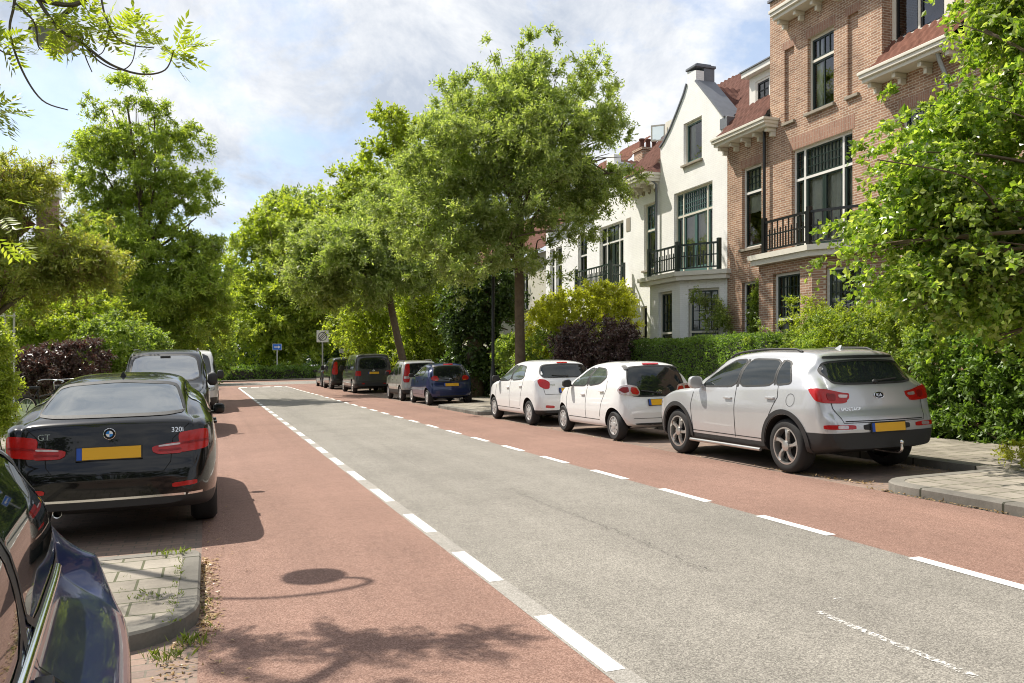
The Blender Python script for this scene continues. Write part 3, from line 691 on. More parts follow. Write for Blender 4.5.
def white_house():
    h = thing('white_house', 'white gabled house with teal balcony doors and lead capped top, next to the brick house', 'house')
    fr = F0
    yr = fac(727.3, 0)[0]+.004; ym = fac(660.5, 0)[0]; yl = fac(633, 0)[0]
    wc = (fac(712.5, 0)[0], fac(674, 0)[0]); wg = (fac(701.8, 0)[0], fac(683.6, 0)[0]); wn = (fac(655.5, 0)[0], fac(644, 0)[0]); gd = (fac(647, 0)[0], fac(641, 0)[0])
    ap = fac(695.5, 0)[0]
    gable = [(yr, .1), (yl, .1), (yl, 8.25), (ym, 8.25), (ym, 9.05)]
    # bell shaped left flank, straight right flank
    lf = [fac(*q) for q in ((664, 142.6), (671, 128.5), (678, 111), (684.5, 94), (687.3, 84))]
    st = [fac(687.3, 72), fac(696, 70), fac(696, 81.5)]; rt = fac(722.5, 118)
    gable = gable[:-1]+[(ym, fac(660.5, 148)[1])]+lf+st+[rt, (yr, rt[1])]
    bm = bmesh.new(); wall_slab(bm, fr, gable, [hole(*wc, 4.5, TOPW), hole(*wg, 8.2, 9.58), hole(*wn, BOTW, TOPW), hole(*gd, .5, 3.7)], .3)
    bmo('wall', finish(bm), M['white_wall'], h)
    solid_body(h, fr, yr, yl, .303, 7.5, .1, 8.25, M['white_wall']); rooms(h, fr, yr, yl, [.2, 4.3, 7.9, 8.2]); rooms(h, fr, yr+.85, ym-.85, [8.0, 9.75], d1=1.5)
    # lead coping along the gable
    bm = bmesh.new()
    cop = [(rt[0]-.12, rt[1]-.02), st[2]]
    for q0, q1 in zip(cop, cop[1:]):
        u = Vector((0, q1[0]-q0[0], q1[1]-q0[1])); L = u.length; u /= L; mm_ = Matrix.Identity(4); mm_.col[0][:3] = u; mm_.col[1][:3] = (1, 0, 0); mm_.col[2][:3] = u.cross(Vector((1, 0, 0))) if u.cross(Vector((1, 0, 0))).z > 0 else -u.cross(Vector((1, 0, 0))); mm_.col[3][:3] = (DF, q0[0], q0[1])
        box(bm, 0, L, -.06, .70, .003, .06, mm_)
    cop = [(ym+.02, fac(660.5, 148)[1])]+lf
    for q0, q1 in zip(cop, cop[1:]):
        u = Vector((0, q1[0]-q0[0], q1[1]-q0[1])); L = u.length; u /= L; w_ = u.cross(Vector((1, 0, 0))); w_ = w_ if w_.z > 0 else -w_
        mm_ = Matrix.Identity(4); mm_.col[0][:3] = u; mm_.col[1][:3] = (1, 0, 0); mm_.col[2][:3] = w_; mm_.col[3][:3] = (DF, q0[0], q0[1])
        box(bm, 0, L, -.05, .4, .003, .05, mm_)
    s0, s1, zt_ = st[1][0], st[0][0], st[0][1]; lbox(bm, fr, s0-.04, s1+.04, -.05, .74, zt_+.003, zt_+.09, .02); lbox(bm, fr, s0+.002, s1-.002, .303, .70, zt_-.9, zt_); lbox(bm, fr, s0+.05, s1-.05, .05, .62, zt_+.093, zt_+.16, .03); ap = (s0+s1)/2
    bmo('coping', finish(bm), M['lead'], h)
    bm = bmesh.new(); lbox(bm, fr, yr-.03, rt[0]+.1, -.03, .75, rt[1]-.35, rt[1]-.02); bmo('kneeler', finish(bm), M['lead'], h)
    # roofs
    tile_plane(h, (DF-.35, ym, 8.4), (0, 1, 0), (.69, 0, .72), yl-ym, 5.0, M['tile'])
    tile_plane(h, (DF+.42, yr, 9.2), (0, 1, 0), (.69, 0, .72), ym-yr-.01, 3.9, M['tile'])
    # gable roof: two slopes falling to the sides
    v = Vector((0, -(ap-yr), -1.75)).normalized()
    tile_plane(h, (DF+.72, ap, 10.7), (1, 0, 0), v, 4.5, 2.7, M['tile'])
    v = Vector((0, (ym-ap), -1.75)).normalized()
    tile_plane(h, (DF+.72, ap, 10.7), (1, 0, 0), v, 4.5, 2.6, M['tile'])
    cornice(h, fr, ym+.05, yl+.02, 8.0, 8.3, .6, M['cream'], 4)
    # skylight casement standing open on the side roof
    wpos = at(658, 133, 30.8)
    bm = bmesh.new(); f5 = Frm((wpos.x, wpos.y, 0), (.75, -.66, 0), (.66, .75, 0))
    for q in ((-.26, -.21, wpos.z-.3, wpos.z+.3), (.21, .26, wpos.z-.3, wpos.z+.3)): lbox(bm, f5, q[0], q[1], -.02, .02, q[2], q[3])
    for q in ((wpos.z-.3, wpos.z-.25), (wpos.z+.25, wpos.z+.3)): lbox(bm, f5, -.21, .21, -.02, .02, *q)
    cs = bmo('open_casement', finish(bm), M['cream'], h)
    bm = bmesh.new(); lbox(bm, f5, -.21, .21, -.004, .004, wpos.z-.25, wpos.z+.25); bmo('pane', bm, M['pane'], cs)
    bm = bmesh.new(); box(bm, wpos.x+.25, wpos.x+1.6, wpos.y-1.0, wpos.y-.1, wpos.z-.6, wpos.z+.38); bmo('dormer', finish(bm), M['cream'], h)
    window(h, fr, *wc, 4.5, TOPW, sash='teal', outer='cream', cols=(wc[0]+.42, wc[1]-.45), trans=6.55, lead_top=(.135, 4), doors=True, curtain=1, sill=None)
    window(h, fr, *wg, 8.2, 9.58, sash='teal', outer='cream', lead_top=None, curtain=2)
    window(h, fr, *wn, BOTW, TOPW, sash='teal', outer='cream', trans=6.4, lead_top=(3, 3), curtain=2)
    window(h, fr, *gd, .5, 3.7, sash='black', outer='cream', trans=None, lead_top=None, sill=None)
    pipe(h, [(DF-.4, ym+.12, 8.1), (DF-.1, ym+.12, 7.9), (DF-.1, ym+.12, .3)], .045, M['lead'])
    # round vent stones under the eaves
    for i in range(4):
        bm = bmesh.new(); yy = ym+.35+i*.42; lathe(bm, [(.001, -.02), (.09, -.02), (.1, .0)], 14, 'x', Matrix.Translation((DF-.003, yy, 7.78))); bmo('vent_stone', finish(bm), M['stone'], h)
    # bay
    yL, yC, yR = fac(650, 0, 14.0)[0], fac(680, 0, 14.0)[0], yr+.08
    fF, fR, L = bay_frames(yL, yC, yR)
    b0, b1 = fac(672, 0, 14.0)[0], fac(658.5, 0, 14.0)[0]
    bm = bmesh.new(); wall_slab(bm, fF, hole(yC, yL, .1, 4.2), [hole(b0, b1, 1.3, 3.95)], .25); wall_slab(bm, fR, hole(.003, L, .1, 4.2), [hole(.28, L-.2, 1.3, 3.95)], .25)
    f4 = Frm((14.0, yL, 0), (1, 0, 0), (0, -1, 0)); lbox(bm, f4, .252, .895, 0, .25, .1, 4.2)
    bay = bmo('bay', finish(bm), M['white_wall'], h)
    window(bay, fF, b0, b1, 1.3, 3.95, sash='dgreen', outer='cream', trans=2.6, lead_top=(3, 4), curtain=0)
    window(bay, fR, .28, L-.2, 1.3, 3.95, sash='dgreen', outer='cream', trans=2.6, lead_top=(4, 4), curtain=0)
    balcony(h, fac(640, 0, 13.8)[0], yC, yR, 14.0, 4.205, 4.48, M['cream'], M['dgreen'], 5.34, yLrail=fac(648, 0, 13.9)[0])
    return h
white_house()

def curly_house():
    h = thing('curly_gable_house', 'white house with a scrolled gable, half hidden by the big street tree', 'house')
    fr = F0
    yr = fac(633, 0)[0]+.004; ym = fac(590, 0)[0]; yl = fac(566, 0)[0]
    wc = (fac(623.5, 0)[0], fac(599.5, 0)[0]); ap = (yr+ym)/2
    def side(s, y0): return [(y0, 8.0), (y0-s*.02, 8.18), (y0-s*.25, 8.25), (y0-s*.42, 8.45), (y0-s*.55, 8.9), (y0-s*.85, 9.2), (y0-s*1.2, 9.35)]
    left = side(1, ym); right = side(-1, yr)
    poly = [(yr, .1), (yl, .1), (yl, 7.9), (ym, 7.9)]+left+[(ap+.35, 9.4), (ap+.3, 9.8), (ap-.3, 9.8), (ap-.35, 9.4)]+right[::-1]
    wn = (fac(587, 0)[0], fac(578, 0)[0])
    bm = bmesh.new(); wall_slab(bm, fr, poly, [hole(*wc, 4.5, 7.1), hole(*wn, 4.9, 7.1)], .3); bmo('wall', finish(bm), M['white_wall'], h)
    for pp in (left, right):
        bm = bmesh.new()
        for q0, q1 in zip(pp, pp[1:]):
            u = Vector((0, q1[0]-q0[0], q1[1]-q0[1])); L = u.length; u /= L; w_ = u.cross(Vector((1, 0, 0))); w_ = w_ if w_.z > 0 else -w_
            mm_ = Matrix.Identity(4); mm_.col[0][:3] = u; mm_.col[1][:3] = (1, 0, 0); mm_.col[2][:3] = w_; mm_.col[3][:3] = (DF, q0[0], q0[1]); box(bm, -.02, L+.02, -.08, .4, .003, .07, mm_)
        q = pp[0]; lathe(bm, [(.001, -.1), (.2, -.1), (.2, .25), (.001, .25)], 16, 'x', Matrix.Translation((DF, q[0]+(-.12 if pp is left else .12), q[1]+.08)))
        bmo('scroll_coping', finish(bm), M['lead'], h)
    solid_body(h, fr, yr, yl, .303, 7.5, .1, 7.9, M['white_wall']); rooms(h, fr, yr, yl, [.2, 4.3, 7.8])
    bm = bmesh.new(); a_ = fac(628.5, 0)[0]; lbox(bm, fr, a_-.16, a_+.16, -.015, .02, 6.6, 7.1); bmo('vent_grille', finish(bm), M['stone'], h)
    window(h, fr, *wc, 4.5, 7.1, sash='dgreen', cols=(wc[0]+.5, wc[1]-.5), trans=6.4, lead_top=(2, 1), doors=True, curtain=1, sill=None)
    window(h, fr, *wn, 4.9, 7.1, sash='dgreen', trans=6.2, lead_top=(2, 2), curtain=0)
    tile_plane(h, (DF-.3, ym, 8.0), (0, 1, 0), (.69, 0, .72), yl-ym, 4.6, M['tile2'])
    v = Vector((0, -(ap-yr), -1.2)).normalized(); tile_plane(h, (DF+.3, ap, 9.6), (1, 0, 0), v, 4, 2.6, M['tile']); v = Vector((0, ap-yr, -1.2)).normalized(); tile_plane(h, (DF+.3, ap, 9.6), (1, 0, 0), v, 4, 2.6, M['tile'])
    balcony(h, fac(573, 0, 13.8)[0], fac(612, 0, 14)[0], yr+.3, 14.0, 4.2, 4.46, M['cream'], M['dgreen'], 5.3)
    bm = bmesh.new(); c = at(648, 150, 34); box(bm, c.x-.45, c.x+.45, c.y-.35, c.y+.35, c.z-3, c.z-.1); box(bm, c.x-.5, c.x+.5, c.y-.4, c.y+.4, c.z-.097, c.z)
    ch = bmo('chimney', finish(bm), M['brick'], h)
    for k_ in (-.28, 0, .28):
        bm = bmesh.new(); lathe(bm, [(.11, 0), (.09, .35), (.12, .36), (.12, .42), (.07, .42)], 12); o = bmo('chimney_pot', bm, M['tile'], ch); o.location = (c.x+k_, c.y, c.z)
    return h
curly_house()

def far_white_house():
    h = thing('white_house', 'farthest white house, a strip of wall with narrow windows beside the big street tree', 'house')
    fr = F0; yr = fac(566, 0)[0]+.004; yl = fac(546, 0)[0]
    a = (fac(562, 0)[0], fac(556, 0)[0]); b = (fac(554.5, 0)[0], fac(550, 0)[0])
    bm = bmesh.new(); wall_slab(bm, fr, hole(yr, yl, .1, 7.9), [hole(*a, 4.4, 6.9), hole(*b, 4.4, 6.9)], .3)
    bmo('wall', finish(bm), M['white_wall'], h); solid_body(h, fr, yr, yl, .303, 7, .1, 7.9, M['white_wall']); rooms(h, fr, yr, yl, [.2, 4.3, 7.8])
    for w_ in (a, b): window(h, fr, *w_, 4.4, 6.9, sash='dgreen', trans=6.1, lead_top=(2, 2))
    tile_plane(h, (DF-.3, yr, 7.9), (0, 1, 0), (.69, 0, .72), yl-yr, 4.6, M['tile2'])
far_white_house()
def cream_house():
    h = thing('cream_house', 'pale rendered villa wall seen between the trunks behind the hedge', 'house')
    fr = Frm((16.5, 0, 0), (0, 1, 0), (1, 0, 0)); y0, y1 = 40.0, 58.0
    ws = [(43, 44.3), (47, 48.3), (52, 53.3)]
    bm = bmesh.new(); wall_slab(bm, fr, hole(y0, y1, .1, 7.5), [hole(a, b, 1.2, 3.4) for a, b in ws]+[hole(a, b, 4.6, 6.6) for a, b in ws], .3)
    bmo('wall', finish(bm), M['cream_wall'], h); solid_body(h, fr, y0, y1, .303, 8, .1, 7.5, M['cream_wall']); rooms(h, fr, y0, y1, [.2, 4, 7.4])
    for a, b in ws:
        window(h, fr, a, b, 1.2, 3.4, cols=((a+b)/2,), lead_top=None); window(h, fr, a, b, 4.6, 6.6, cols=((a+b)/2,), lead_top=None)
    tile_plane(h, (16.1, y0, 7.5), (0, 1, 0), (.75, 0, .66), y1-y0, 6, M['tile'], du=.08)
cream_house()
def near_brick_house():
    h = thing('brick_house', 'brown brick house wall glimpsed through the leaves at the right edge of the view', 'house')
    fr = F0; yl = fac(960, 0)[0]-.104; yr = 2.0
    w_ = [(9.8, 11.3), (6.0, 7.6)]
    bm = bmesh.new(); wall_slab(bm, fr, hole(yr, yl, .1, 10.5), [hole(a, b, 1.5, 3.9) for a, b in w_]+[hole(a, b, 4.9, 7.3) for a, b in w_], .3)
    bmo('wall', finish(bm), M['brick'], h); solid_body(h, fr, yr, yl, .303, 7.5, .1, 10.5, M['brick']); rooms(h, fr, yr, yl, [.2, 4.3, 7.9])
    for a, b in w_: window(h, fr, a, b, 1.5, 3.9, trans=3.1, lead_top=(4, 3)); window(h, fr, a, b, 4.9, 7.3, trans=6.5, lead_top=(4, 3))
    cornice(h, fr, yr, yl, 10.5, 10.8, .5, M['cream'], 8)
near_brick_house()
def left_house():
    c = at(48, 192, 46)
    h = thing('brick_house', 'house hidden behind the trees on the left, only its pale chimney showing', 'house')
    x0 = c.x-6; bm = bmesh.new(); box(bm, x0, c.x+3.5, c.y-4, c.y+8, .0, 6.2); bmo('wall', finish(bm), M['brick'], h)
    tile_plane(h, (c.x+3.9, c.y-4.2, 6.1), (0, 1, 0), (-.72, 0, .69), 12.4, 6.2, M['tile'], du=.08); tile_plane(h, (x0-.4, c.y-4.2, 6.1), (0, 1, 0), (.72, 0, .69), 12.4, 6.2, M['tile'], du=.08)
    bm = bmesh.new(); box(bm, c.x-.5, c.x+.5, c.y-.4, c.y+.4, 6.3, c.z-.35); ch = bmo('chimney', finish(bm), M['brick'], h)
    bm = bmesh.new(); box(bm, c.x-.6, c.x+.6, c.y-.5, c.y+.5, c.z-.347, c.z+.1, bev=.03); lathe(bm, [(.3, .1), (.34, .5), (.25, .75), (.001, .8)], 16, 'z', Matrix.Translation((c.x, c.y, c.z))); bmo('chimney_cap', finish(bm), M['cream'], ch)
    # three windows facing the street
    f_ = Frm((c.x+3.5, 0, 0), (0, 1, 0), (-1, 0, 0))
    for k_ in range(3): window(h, f_, c.y-3+3.4*k_, c.y-1.7+3.4*k_, 1.0, 3.2, lead_top=None, recess=-.06, sill=None, cols=(c.y-2.35+3.4*k_,))
left_house()
# ---------------------------------------------------------------- vegetation
GREENS = {
 'olive': leafmat('olive_leaf', [(0.16, 0.215, 0.06), (0.23, 0.285, 0.09), (0.39, 0.42, 0.25), (0.18, 0.24, 0.065)], 0.5, (1.9, 2.0, 0.65)),
 'bright': leafmat('bright_leaf', [(0.18, 0.25, 0.032), (0.27, 0.33, 0.055), (0.35, 0.40, 0.09), (0.21, 0.28, 0.038)], 0.52, (1.8, 1.8, 0.6)),
 'mid': leafmat('mid_leaf', [(0.13, 0.20, 0.04), (0.19, 0.265, 0.065), (0.27, 0.33, 0.10), (0.15, 0.22, 0.045)], 0.48, (1.9, 1.9, 0.65)),
 'olive2': leafmat('olive_brown_leaf', [(0.18, 0.225, 0.045), (0.26, 0.30, 0.07), (0.36, 0.38, 0.12), (0.25, 0.21, 0.08)], 0.52, (1.8, 1.8, 0.6)),
 'bright2': leafmat('ash_leaf', [(0.15, 0.215, 0.04), (0.23, 0.30, 0.06), (0.34, 0.39, 0.12), (0.18, 0.25, 0.05)], 0.52, (2.0, 2.0, 0.65)),
 'dark': leafmat('dark_leaf', [(0.045, 0.08, 0.022), (0.072, 0.115, 0.032), (0.10, 0.15, 0.042)], 0.32),
 'yellow': leafmat('yellow_leaf', [(0.36, 0.40, 0.034), (0.46, 0.48, 0.05), (0.55, 0.56, 0.09), (0.29, 0.34, 0.034)], 0.48, (1.4, 1.4, 0.7)),
 'purple': leafmat('purple_leaf', [(0.055, 0.03, 0.03), (0.095, 0.05, 0.045), (0.19, 0.14, 0.115), (0.08, 0.068, 0.048)], 0.15, (1.8, 1.0, 0.9), 0.3),
 'hedge': leafmat('hedge_leaf', [(0.095, 0.16, 0.03), (0.135, 0.215, 0.048), (0.19, 0.27, 0.065)], 0.4),
 'linden': leafmat('linden_leaf', [(0.11, 0.19, 0.028), (0.18, 0.265, 0.045), (0.27, 0.34, 0.08), (0.40, 0.44, 0.20)], 0.5, (1.8, 1.9, 0.55), 0.28),
 'seed': leafmat('seed_bunch', [(0.20, 0.115, 0.055), (0.27, 0.17, 0.09), (0.16, 0.12, 0.05)], 0.2, (1.2, 1.0, 0.7)),
}
def crown_pts(lobes, ncl, seed, inner=0.35, hole=0.0, hfreq=0.5, boughs=0, bs=.55, shrink=1.0):
    if boughs:                                           # leaf clusters gathered on boughs, with gaps between
        B, BO = crown_pts(lobes, boughs, seed+500, inner, hole, hfreq, shrink=.94); r_ = np.random.default_rng(seed)
        i = r_.integers(0, boughs, ncl); sz = r_.uniform(.6, 1.3, boughs)[i][:, None]*bs
        d = r_.normal(size=(ncl, 3))*np.array([1, 1, .42]); P = B[i]+d*sz*.62; return P, unit(BO[i]*.55+d*.5+np.array([0, 0, .25]))
    r_ = np.random.default_rng(seed); L = np.array(lobes, float)
    w = (L[:, 3]*L[:, 4]*L[:, 5])**(2/3); w /= w.sum()
    P, O = [], []
    while len(P) < ncl:
        i = r_.choice(len(L), p=w); d = r_.normal(size=3); d /= np.linalg.norm(d)
        rad = (inner**3+(1-inner**3)*r_.random())**(1/3)*r_.uniform(.93, 1.07)*shrink
        p_ = L[i, :3]+d*L[i, 3:6]*rad
        if hole and noise.noise(Vector(p_*hfreq)+Vector((seed, 0, 0))) < -0.5+hole: continue
        o = d/L[i, 3:6]; P.append(p_); O.append(o/np.linalg.norm(o))
    return np.array(P), np.array(O)
def sprays(P, O, seed, twigs=6, lpt=9, tl=0.5, ll=0.12, lw=0.045, up=0.25, droop=0.15, spread=0.75, fold=.12, flat=.8):
    r_ = np.random.default_rng(seed+99); n = len(P)
    d = unit((np.repeat(O, twigs, 0)*.7+r_.normal(size=(n*twigs, 3))*spread+np.array([0, 0, up])))
    b = np.repeat(P, twigs, 0)-d*tl*.25
    T = tl*r_.uniform(.6, 1.25, (n*twigs, 1))
    tt = np.linspace(.12, 1, lpt)[None, :, None]+r_.normal(0, .04, (n*twigs, lpt, 1))
    c = b[:, None, :]+d[:, None, :]*tt*T[:, None, :]; c[..., 2] -= (droop*T*(tt[..., 0]**2))
    side = unit(np.cross(d, r_.normal(size=d.shape)))
    sg = np.where(np.arange(lpt) % 2 == 0, 1.0, -1.0)[None, :, None]
    ax = d[:, None, :]*.55+side[:, None, :]*sg*.75+r_.normal(0, .28, c.shape); ax[..., 2] -= droop*.8
    c = c.reshape(-1, 3); ax = unit(ax.reshape(-1, 3)); m_ = len(c)
    nr = unit(r_.normal(size=(m_, 3))*.6+np.array([0, 0, flat]))
    return leaf_quads(c, ax, nr, ll*r_.uniform(.65, 1.25, m_), lw*r_.uniform(.7, 1.25, m_), fold)
def limbs(bm, path, r0, r1_, n=8):
    pts = smooth_path(path, 5); k_ = len(pts)
    tube(bm, pts, [r0+(r1_-r0)*(i/(k_-1))**.8 for i in range(k_)], n)
def trunk_mesh(name, base, fork, r0, targets, par, m, seed=1, lean=None, sub=2, bow=.25, limk=1.0):
    rr_ = random.Random(seed); bm = bmesh.new(); base, fork = Vector(base), Vector(fork)
    mid = base.lerp(fork, .5)+Vector((rr_.uniform(-.1, .1), rr_.uniform(-.1, .1), 0))
    pts = smooth_path([base-Vector((0, 0, .15)), base+Vector((0, 0, .25)), mid, fork], 6); k_ = len(pts)
    tube(bm, pts, [r0*(1.35 if i == 0 else 1.12 if i < 4 else 1-.3*i/k_) for i in range(k_)], 12)
    top = max((Vector(t_[:3]) for t_ in targets), key=lambda q: q.z)
    for t_ in targets:
        q = Vector(t_[:3]); s = fork.lerp(base, rr_.uniform(-.0, .15))
        if q.z > fork.z+2: s = fork+(top-fork)*rr_.uniform(0, .3)
        m1 = s.lerp(q, .45)+Vector((rr_.uniform(-bow, bow), rr_.uniform(-bow, bow), bow*.6))
        rr0 = r0*rr_.uniform(.3, .48)*limk
        limbs(bm, [s, m1, q], rr0, .02)
        for _ in range(sub):
            e = q+Vector((rr_.gauss(0, 1), rr_.gauss(0, 1), rr_.gauss(.2, .7)))*float(np.mean(t_[3:6]))*.75
            limbs(bm, [m1.lerp(q, rr_.uniform(.1, .8)), m1.lerp(e, .6)+Vector((0, 0, .1)), e], rr0*.4, .008, 5)
    limbs(bm, [fork, fork.lerp(top, .5), top], r0*.6, .03)
    return bmo(name, bm, m, par, smooth=60)
def lob(px, py, rx, ry, Z, dz=0.0, deep=1.0):
    p_ = at(px, py, Z+dz); s = Z/FPX; a = rx*s
    return (p_.x, p_.y, p_.z, a*CT+.15*a, a*deep, ry*s)
def tree(name, label, base, fork, r0, lobes, leaf, ncl, seed, kw, bark='bark', group=None, hole=.25, inner=.35, nlim=None, hfreq=.5, cat='tree', extra=None, limk=1.0, bow=.25, boughs=0, bs=.55):
    t_ = thing(name, label, cat, group=group); t_['base'] = list(base)
    trunk_mesh('trunk', base, fork, r0, lobes[:nlim] if nlim else lobes, t_, M[bark], seed, limk=limk, bow=bow)
    P, O = crown_pts(lobes, ncl, seed, inner, hole, hfreq, boughs, bs)
    V, F = sprays(P, O, seed, **kw)
    mobj('crown', npmesh('crown', V, F), GREENS[leaf], t_)
    if extra:
        k_ = np.random.default_rng(seed).choice(len(P), extra, replace=False)
        V, F = sprays(P[k_]+O[k_]*.1, O[k_], seed+5, 3, 5, .18, .09, .03, up=-.9, droop=.5)
        mobj('seed_bunches', npmesh('seed_bunches', V, F), GREENS['seed'], t_)
    return t_
def gz(p_): return (p_.x, p_.y, g(p_.x))
# A: the big street tree in front of the white houses
Z = 26.3
A = [lob(*q, Z, dz) for *q, dz in [(522, 62, 30, 36, 0), (520, 105, 46, 40, -.5), (462, 112, 34, 34, .4), (580, 105, 34, 42, .3), (500, 150, 78, 52, -1.2), (436, 168, 36, 38, 0), (606, 158, 28, 34, 0), (560, 185, 58, 42, .8), (452, 222, 48, 40, -.8), (412, 225, 24, 34, 0), (512, 232, 56, 30, -1.6), (566, 220, 30, 26, 0), (430, 262, 36, 24, .6), (540, 258, 26, 16, 0), (620, 172, 16, 22, 0), (480, 268, 30, 16, -1), (470, 190, 60, 50, 2.2), (540, 140, 60, 60, 2.4)]]
b = at(521, 400, Z); b.z = g(b.x)+KH
tree('street_tree', 'large street tree with a straight bare trunk and wide crown before the white houses', b, at(519, 238, Z), .19, A, 'olive', 2500, 11, dict(twigs=10, lpt=10, tl=.42, ll=.125, lw=.046, droop=.12), hole=.2, boughs=300, bs=.72, inner=.25)
# B: leaning tree behind the vans
Z = 41
B = [lob(*q, Z, dz) for *q, dz in [(345, 228, 36, 30, 0), (392, 240, 40, 40, 0), (328, 268, 34, 34, 0), (368, 272, 40, 26, -1), (418, 266, 30, 30, 0), (398, 205, 36, 34, 1), (306, 248, 20, 24, 0), (352, 262, 52, 44, -1.5), (430, 245, 30, 34, 0), (322, 290, 24, 16, -.5)]]
b = at(409, 392, Z); b.z = g(b.x)+KH
tree('street_tree', 'street tree with a slanting trunk leaning left over the grey van', b, at(386, 282, Z), .22, B, 'olive', 1400, 12, dict(twigs=9, lpt=8, tl=.55, ll=.19, lw=.075, droop=.15), hole=.28, boughs=190, bs=.85, inner=.25)
# C: tall bright tree behind it
Z = 52
Cc = [lob(*q, Z, dz) for *q, dz in [(392, 140, 28, 34, 0), (372, 180, 34, 40, 0), (420, 165, 36, 46, 0), (352, 215, 28, 38, 0), (405, 225, 44, 50, 0), (440, 210, 34, 60, 1), (378, 270, 40, 40, 1), (430, 290, 40, 40, 1), (350, 190, 18, 22, 0)]]
b = at(425, 388, Z); b.z = g(b.x)
tree('tall_tree', 'tall bright green tree rising behind the leaning street tree', b, at(415, 280, Z), .32, Cc, 'bright', 950, 13, dict(twigs=8, lpt=8, tl=.75, ll=.24, lw=.15, droop=.1), hole=.2, boughs=150, bs=1.0)
# dark ivy clad tree between A and B
Z = 33
I = [lob(*q, Z, dz) for *q, dz in [(482, 300, 20, 34, 0), (470, 345, 22, 34, 0), (500, 290, 24, 30, 0), (460, 310, 18, 36, 0), (508, 330, 14, 24, 0), (478, 370, 20, 22, 0)]]
b = at(476, 398, Z); b.z = g(b.x)
tree('ivy_tree', 'dark ivy covered trunk standing behind the black lamp post', b, at(478, 320, Z), .4, I, 'dark', 420, 14, dict(twigs=7, lpt=8, tl=.5, ll=.14, lw=.11, droop=.5), hole=.2)
# sunlit bushes behind the parked cars
def shrub(label, lobes, leaf, ncl, seed, kw, group=None, hole=.15, name='shrub', inner=.45, cat='shrub', base=None):
    L = np.array(lobes); c = L[:, :3].mean(0); b_ = Vector(base) if base else Vector((c[0], c[1], g(c[0])))
    t_ = thing(name, label, cat, group=group); t_['base'] = list(b_)
    bm = bmesh.new(); rr_ = random.Random(seed)
    for q in lobes:
        for _ in range(4):
            e = Vector(q[:3])+Vector((rr_.uniform(-.6, .6)*q[3], rr_.uniform(-.6, .6)*q[4], rr_.uniform(-.2, .7)*q[5])); s = b_+Vector((rr_.gauss(0, .3*min(1, q[3])), rr_.gauss(0, .3*min(1, q[4])), -.05))
            sr = min(.03, .035*q[3]); limbs(bm, [s, s.lerp(e, .5)+Vector((0, 0, .15*min(1, q[3]*1.5))), e], sr, sr*.2, 5)
    bmo('stem_core', bm, M['bark'], t_, smooth=60)
    P, O = crown_pts(lobes, ncl, seed, inner, hole, 1.0)
    V, F = sprays(P, O, seed, **kw); mobj('foliage', npmesh('foliage', V, F), GREENS[leaf], t_); return t_
kb = dict(twigs=7, lpt=8, tl=.6, ll=.17, lw=.10, droop=.2)
Z = 46
shrub('sunlit yellow green bush right behind the grey van, left of the slanting trunk', [lob(365, 335, 34, 34, Z), lob(385, 345, 34, 36, Z), lob(372, 300, 26, 24, Z)], 'bright', 380, 21, kb)
Z = 43.5
shrub('sunlit yellow green bush behind the small silver car, right of the slanting trunk', [lob(428, 330, 30, 36, Z), lob(445, 350, 24, 34, Z), lob(410, 355, 30, 26, Z), lob(425, 296, 30, 28, Z), lob(450, 312, 22, 30, Z)], 'bright', 560, 22, kb)
# yellow green shrub and dark purple shrub in front of the white houses
Z = 29
shrub('bright yellow green shrub in front of the curly gabled white house', [lob(592, 312, 42, 28, Z), lob(565, 320, 34, 30, Z), lob(612, 300, 24, 18, Z), lob(548, 335, 22, 30, Z), lob(600, 335, 40, 30, Z), lob(545, 312, 14, 14, Z)], 'yellow', 520, 23, dict(twigs=7, lpt=8, tl=.34, ll=.105, lw=.065, droop=.1))
Z = 24.5
shrub('dark purple leaved shrub on the right behind the white hatchbacks', [lob(598, 345, 36, 24, Z), lob(572, 350, 22, 22, Z), lob(620, 342, 18, 20, Z), lob(594, 365, 40, 24, Z)], 'purple', 560, 24, dict(twigs=7, lpt=9, tl=.28, ll=.085, lw=.05, droop=.05))
Z = 28
shrub('low green shrub at the foot of the big street tree', [lob(545, 350, 18, 20, Z), lob(532, 362, 14, 14, Z), lob(510, 352, 14, 16, Z+2)], 'mid', 170, 25, dict(twigs=7, lpt=8, tl=.3, ll=.1, lw=.06))
